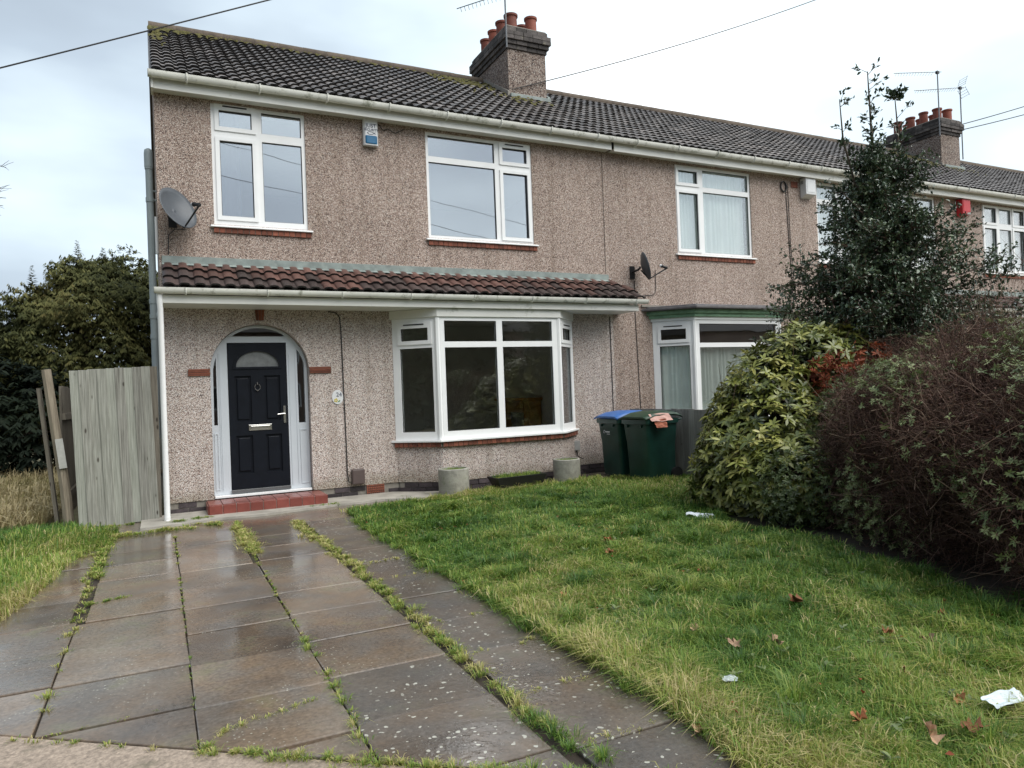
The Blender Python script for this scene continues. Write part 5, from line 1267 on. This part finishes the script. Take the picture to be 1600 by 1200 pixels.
# ---- conifers on the left
def conifer(loc, ells, dens, lab, m_, size, tint, seed, name='conifer', pend=1.0, leaders=()):
    root = tag(empty(name, loc), lab, 'tree', None); C = np.array(loc, float)
    top = max(c[2]+r_[2] for c, r_ in ells)
    MB().tube([(0, 0, 0), (.05, 0, top*.5), (0, 0, top*.92)], [.22, .14, .03], 8).build('trunk', M_bark, root, smooth=60)
    P, A = union([(tuple(np.array(c)+C), r_) for c, r_ in ells], dens, (.72, 1.10), -.7)
    P = P-C; P = P + A*(.34*vnoise(P[:, 0]*1.1+P[:, 2]*.7, P[:, 1]+P[:, 2], 3.2, seed+50)+.14*vnoise(P[:, 0], P[:, 1]+P[:, 2]*1.3, 9, seed+51))[:, None]; n = len(P); Dd = norm(A*.8+rng.normal(0, .35, (n, 3))+np.array([0, 0, .12]))
    s = MB()
    for i in rng.integers(0, n, 60): 
        p_ = P[i]*.96; s.tube([(0, 0, max(.3, p_[2]-.8)), tuple(p_)], [.03, .008], 4, cap=False)
    s.build('branches', M_bark, root)
    parts = []; t0 = np.clip(tint+.20*vnoise(P[:, 0]*1.2+P[:, 2], P[:, 1]+P[:, 2]*1.4, 2.2, seed)+rng.normal(0, .12, n), 0, 1)
    for k in range(9):
        u = rng.uniform(-.0, 1, n); q_ = P+Dd*(u*size*1.3)[:, None]
        sidev = norm(np.cross(Dd, np.array([0, 0, 1.0])))*np.where(rng.random(n) < .5, 1, -1)[:, None]
        X = norm(Dd*.55+sidev*rng.uniform(.1, .9, n)[:, None]+np.array([0, 0, -1.0])*(.25+pend*u)[:, None])
        parts.append(scatter(leaf_s(.30, .05), q_, X, Dd+np.array([0, 0, .5]), size*rng.uniform(.5, 1.1, n), np.clip(t0+rng.normal(0, .08, n)+.15*(u-.5), 0, 1)))
    for (lx, ly, lz0, lz1) in leaders:
        m_n = 120; zz = rng.uniform(lz0, lz1, m_n); a = rng.uniform(0, 6.28, m_n); sz = size*(.35+.9*(lz1-zz)/(lz1-lz0))
        parts.append(scatter(leaf_s(.28, .05), np.stack([np.full(m_n, lx), np.full(m_n, ly), zz], 1), np.stack([np.cos(a), np.sin(a), np.full(m_n, .35)], 1), np.tile(np.array([0, 0, 1.0]), (m_n, 1)), sz, rng.uniform(tint-.2, tint+.2, m_n)))
    V, F, T = merge(parts); tag(np_mesh('crown', V, F, m_, T, root), kind='stuff'); return root
conifer((-1.6, 8.5, 0), [((.2, 0, 2.3), (1.4, 1.3, 2.3)), ((-.75, -.2, 2.3), (.75, .8, 1.7)), ((.9, .2, 3.0), (.95, .9, 1.6)), ((.35, 0, 3.4), (.8, .8, 1.30)), ((-1.2, -.3, 1.5), (.9, .9, 1.3)), ((1.8, .5, 2.5), (1.0, .9, 2.0))], 330,
    'broad olive green conifer with drooping sprays directly behind the gate', M_yew, .125, .55, 3, 'conifer_tree', 1.1, [(.0, -.3, 4.6, 5.15), (.5, -.2, 4.6, 5.05), (-.85, -.4, 4.0, 4.55)])
conifer((-5.4, 11.5, 0), [((.6, 0, 1.8), (1.6, 1.3, 1.9)), ((-.1, 0, 2.3), (.8, 1, 1.8)), ((1.4, 0, 2.3), (.8, 1, 1.5)), ((-1.6, 0, 2.1), (1.3, 1, 2.1))], 260,
    'dark green conifer with pointed tips at the left edge', M_yew, .125, .46, 13, 'conifer_tree', .6, [(.1, -.5, 3.7, 4.9), (.9, -.4, 3.4, 4.5), (-.6, -.5, 3.6, 4.7), (1.5, -.5, 3.4, 4.4)])
conifer((-3.6, 6.9, 0), [((0, 0, 1.1), (1.5, .8, 1.35)), ((-1.6, .3, 1.1), (1.3, .9, 1.3)), ((1.3, .1, 1.0), (.9, .7, 1.1)), ((-3.0, .3, 1.2), (1.3, .9, 1.4))], 90,
    'low almost black evergreen thicket at the foot of the conifers', M_dark, .18, .35, 23, 'evergreen_thicket', .5)
# bare tree at the far left edge
BT = tag(empty('bare_tree', (-4.12, 6.5, 0)), 'bare tree whose twig ends enter the left edge of the photo', 'tree')
s = MB().tube([(0, 0, 0), (.1, 0, 2), (.2, 0, 4), (.3, 0, 6.2)], [.16, .13, .09, .03], 8); s.build('trunk', M_bark, BT, smooth=60)
s = MB()
br_end = []
def fork(p, d, L, r_, dep):
    q_ = p+d*L; s.tube([tuple(p), tuple(p.lerp(q_, .5)+Vector((0, 0, .04*L))), tuple(q_)], [r_, r_*.8, r_*.55], 5, cap=False)
    if dep: 
        for k in range(3): fork(p.lerp(q_, random.uniform(.55, 1)), (d+Vector((random.gauss(0, .4), random.gauss(0, .3), random.gauss(.0, .4)))).normalized(), L*random.uniform(.5, .75), r_*.6, dep-1)
fork(Vector((.2, 0, 5.7)), Vector((.80, -.05, .4)).normalized(), .80, .022, 3); fork(Vector((.2, 0, 5.3)), Vector((.85, -.05, .3)).normalized(), .75, .022, 3); fork(Vector((.2, 0, 5.6)), Vector((-.6, .2, .7)).normalized(), .9, .025, 3)
s.build('branches', M_bark, BT)

# ================================================================== LITTER AND FALLEN LEAVES
o = crumple('paper_scrap', M_paper, .30, .09, 8, .05); o.location = (5.00, -4.46, .05); o.rotation_euler = (R(10), R(5), R(-48)); tag(o, 'white paper scrap on the grass under the rhododendron', 'paper')
o = crumple('plastic_bag', M_bag, .21, .075, 9, .03); o.location = (3.08, -8.56, .085); o.rotation_euler = (R(14), 0, R(-5)); tag(o, 'pale plastic bag in the grass at the bottom right corner', 'plastic bag')
o = crumple('plastic_wrapper', simple('cloudy_plastic', (.42, .47, .46), .3), .07, .04, 12, .02); o.location = (2.33, -7.75, .05); o.rotation_euler = (R(10), 0, R(-40)); tag(o, 'small cloudy plastic wrapper in the near lawn', 'plastic wrapper')
def fallen(x, y, sz, seed, mm, lab, z=.055):
    r = random.Random(seed); s = MB(); n = 14; s.v.append((0, 0, 0))
    for k in range(n):
        a = 2*math.pi*k/n; q_ = (1.0 if k % 2 == 0 else .74)*r.uniform(.6, 1.1); s.v.append((q_*math.cos(a)*sz, q_*math.sin(a)*sz*.72, r.uniform(-.15, .95)*sz))
    for k in range(n): s.f.append((0, 1+k, 1+(k+1) % n))
    s.tube([(0, 0, 0), (-sz*1.3, .1*sz, .1*sz)], .0018, 4)
    o_ = s.build('fallen_leaf', mm, smooth=80, loc=(x, y, z), rot=(r.uniform(-.5, .5), r.uniform(-.5, .5), r.uniform(0, 6)))
    tag(o_, lab, 'fallen leaf', 'fallen leaves on the lawn')
FL = [(3.50, -7.08, .062, 0, 'largest upright russet leaf in the middle of the near lawn'), (2.64, -7.14, .045, 1, 'pale curled leaf left of the others in the middle of the lawn'),
      (2.67, -7.42, .050, 1, 'torn two tone leaf right of the pale curled one'), (2.86, -7.53, .045, 1, 'beige leaf just below the largest russet leaf'),
      (3.97, -7.71, .05, 0, 'dark orange leaf nearest the hedge shadow'), (3.47, -7.73, .04, 0, 'small bright orange leaf in line with the large russet leaf'),
      (3.52, -7.93, .045, 1, 'pale pinkish leaf standing on edge towards the hedge'), (3.05, -8.13, .04, 0, 'dull brown leaf half sunk in the near lawn'),
      (3.0, -8.42, .04, 0, 'brown leaf just above the pale plastic bag'), (2.47, -8.34, .055, 0, 'dark brown leaf at the bottom edge of the lawn'),
      (2.59, -8.56, .055, 1, 'flat tan leaf at the very bottom right of the lawn'), (2.77, -8.61, .05, 0, 'curled brown leaf below the plastic bag'),
      (2.35, -6.15, .045, 0, 'brown leaf near the left edge of the lawn, by the paving'), (3.56, -4.88, .05, 0, 'dark leaf on the far lawn in front of the rhododendron'),
      (1.93, -8.0, .04, 1, 'pale yellow leaf lying where paving meets lawn at the bottom'), (3.3, -5.3, .05, 0, 'brown leaf on the middle of the far lawn')]
for i, (x, y, sz, k, lab) in enumerate(FL): fallen(x, y, sz, 40+i, (M_fallen, M_fallenp)[k], lab, .06 if x > 1.95 else .012)

n = 420; lx, ly = rng.uniform(1.95, 4.9, n), rng.uniform(-8.9, -1.8, n)
V, F, T = scatter(leaf_s(.7, .2), np.stack([lx, ly, rng.uniform(.02, .065, n)], 1), norm(rng.normal(size=(n, 3))*np.array([1, 1, .3])), norm(rng.normal(size=(n, 3))*.5+np.array([0, 0, 1])), rng.uniform(.012, .038, n), rng.uniform(.2, 1, n))
tag(np_mesh('leaf_litter', V, F, M_deadl, T), 'tiny brown leaf fragments scattered through the lawn', 'leaf litter', kind='stuff')
n = 260; wx, wy = rng.uniform(2.1, 4.7, n), rng.uniform(-8.9, -1.9, n); wx = np.repeat(wx, 7); wy = np.repeat(wy, 7); a = rng.uniform(0, 6.28, len(wx))
V, F, T = scatter(leaf_s(.5, .05), np.stack([wx, wy, rng.uniform(.03, .06, len(wx))], 1), np.stack([np.cos(a), np.sin(a), rng.uniform(.1, .6, len(wx))], 1), np.tile([0, 0, 1.0], (len(wx), 1)), rng.uniform(.025, .05, len(wx)), rng.uniform(.3, .9, len(wx)))
tag(np_mesh('lawn_weeds', V, F, M_hedge, T), 'small broad leaved weeds dotted through the lawn', 'weeds', kind='stuff')
# ================================================================== ACROSS THE STREET (seen only in the panes)
o = MB().box(-80, 80, -26, -18, -.085, -.05).build('road', M_asph); tag(o, kind='structure')
OB = tag(empty('opposite_terrace', (0, -34, 0)), 'terrace of houses across the street, reflected in the bay window', 'house')
MB().box(-30, 90, -8, 0, 0, 5.4).build('wall', M_oppb, OB); MB().prism_x([(.4, 5.4), (-8.4, 5.4), (-4, 8.3)], -30.3, 90.3).build('roof', M_oppr, OB)
for i in range(14):
    for z_ in (.9, 3.5): 
        wf = MB().box(-28+i*4.2, -26+i*4.2, .001, .06, z_, z_+1.4).build('window', M_upvc, OB); MB().box(-27.9+i*4.2, -27.05+i*4.2, .061, .07, z_+.1, z_+1.3).box(-26.95+i*4.2, -26.1+i*4.2, .061, .07, z_+.1, z_+1.3).build('pane', M_black, wf)
conifer((-9, -22, 0), [((0, 0, 3.5), (2.4, 2.0, 3.4)), ((.5, 0, 5.5), (1.6, 1.5, 2.2))], 22, 'tall conifer across the street, reflected in the bay window', M_dark, .5, .5, 33, 'conifer_tree')
conifer((13.5, -25, 0), [((0, 0, 3.2), (2.6, 2.0, 3.2)), ((-.5, 0, 5.0), (1.6, 1.5, 2.0))], 22, 'rounded evergreen across the street, reflected in the bay window', M_dark, .5, .5, 35, 'conifer_tree')

LH = tag(empty('added_thicket', (-15, -9, 0)), 'tall evergreen thicket added beyond the left lawn to darken the bay window reflection', 'thicket')  # unseen thicket, added so the left bay panes reflect dark instead of sky
MB().box(-3, -2.4, -16, 12, 0, 3.4).build('brick_wall', M_oppb, LH)
Pq, Aq = union([((-15, -9, 1.9), (1.2, 4.5, 2.6)), ((-16, -15, 2.2), (1.3, 4.0, 3.0)), ((-15.5, -3, 1.9), (1.2, 3, 2.8))], 70); nq = len(Pq)
V, F, T = scatter(leaf_s(.6), Pq-np.array([-15, -9, 0]), norm(rng.normal(size=(nq, 3))), norm(rng.normal(size=(nq, 3))), rng.uniform(.3, .55, nq), rng.uniform(.1, .9, nq)); tag(np_mesh('foliage', V, F, M_dark, T, LH), kind='stuff')
# render settings
scene.render.engine = 'CYCLES'
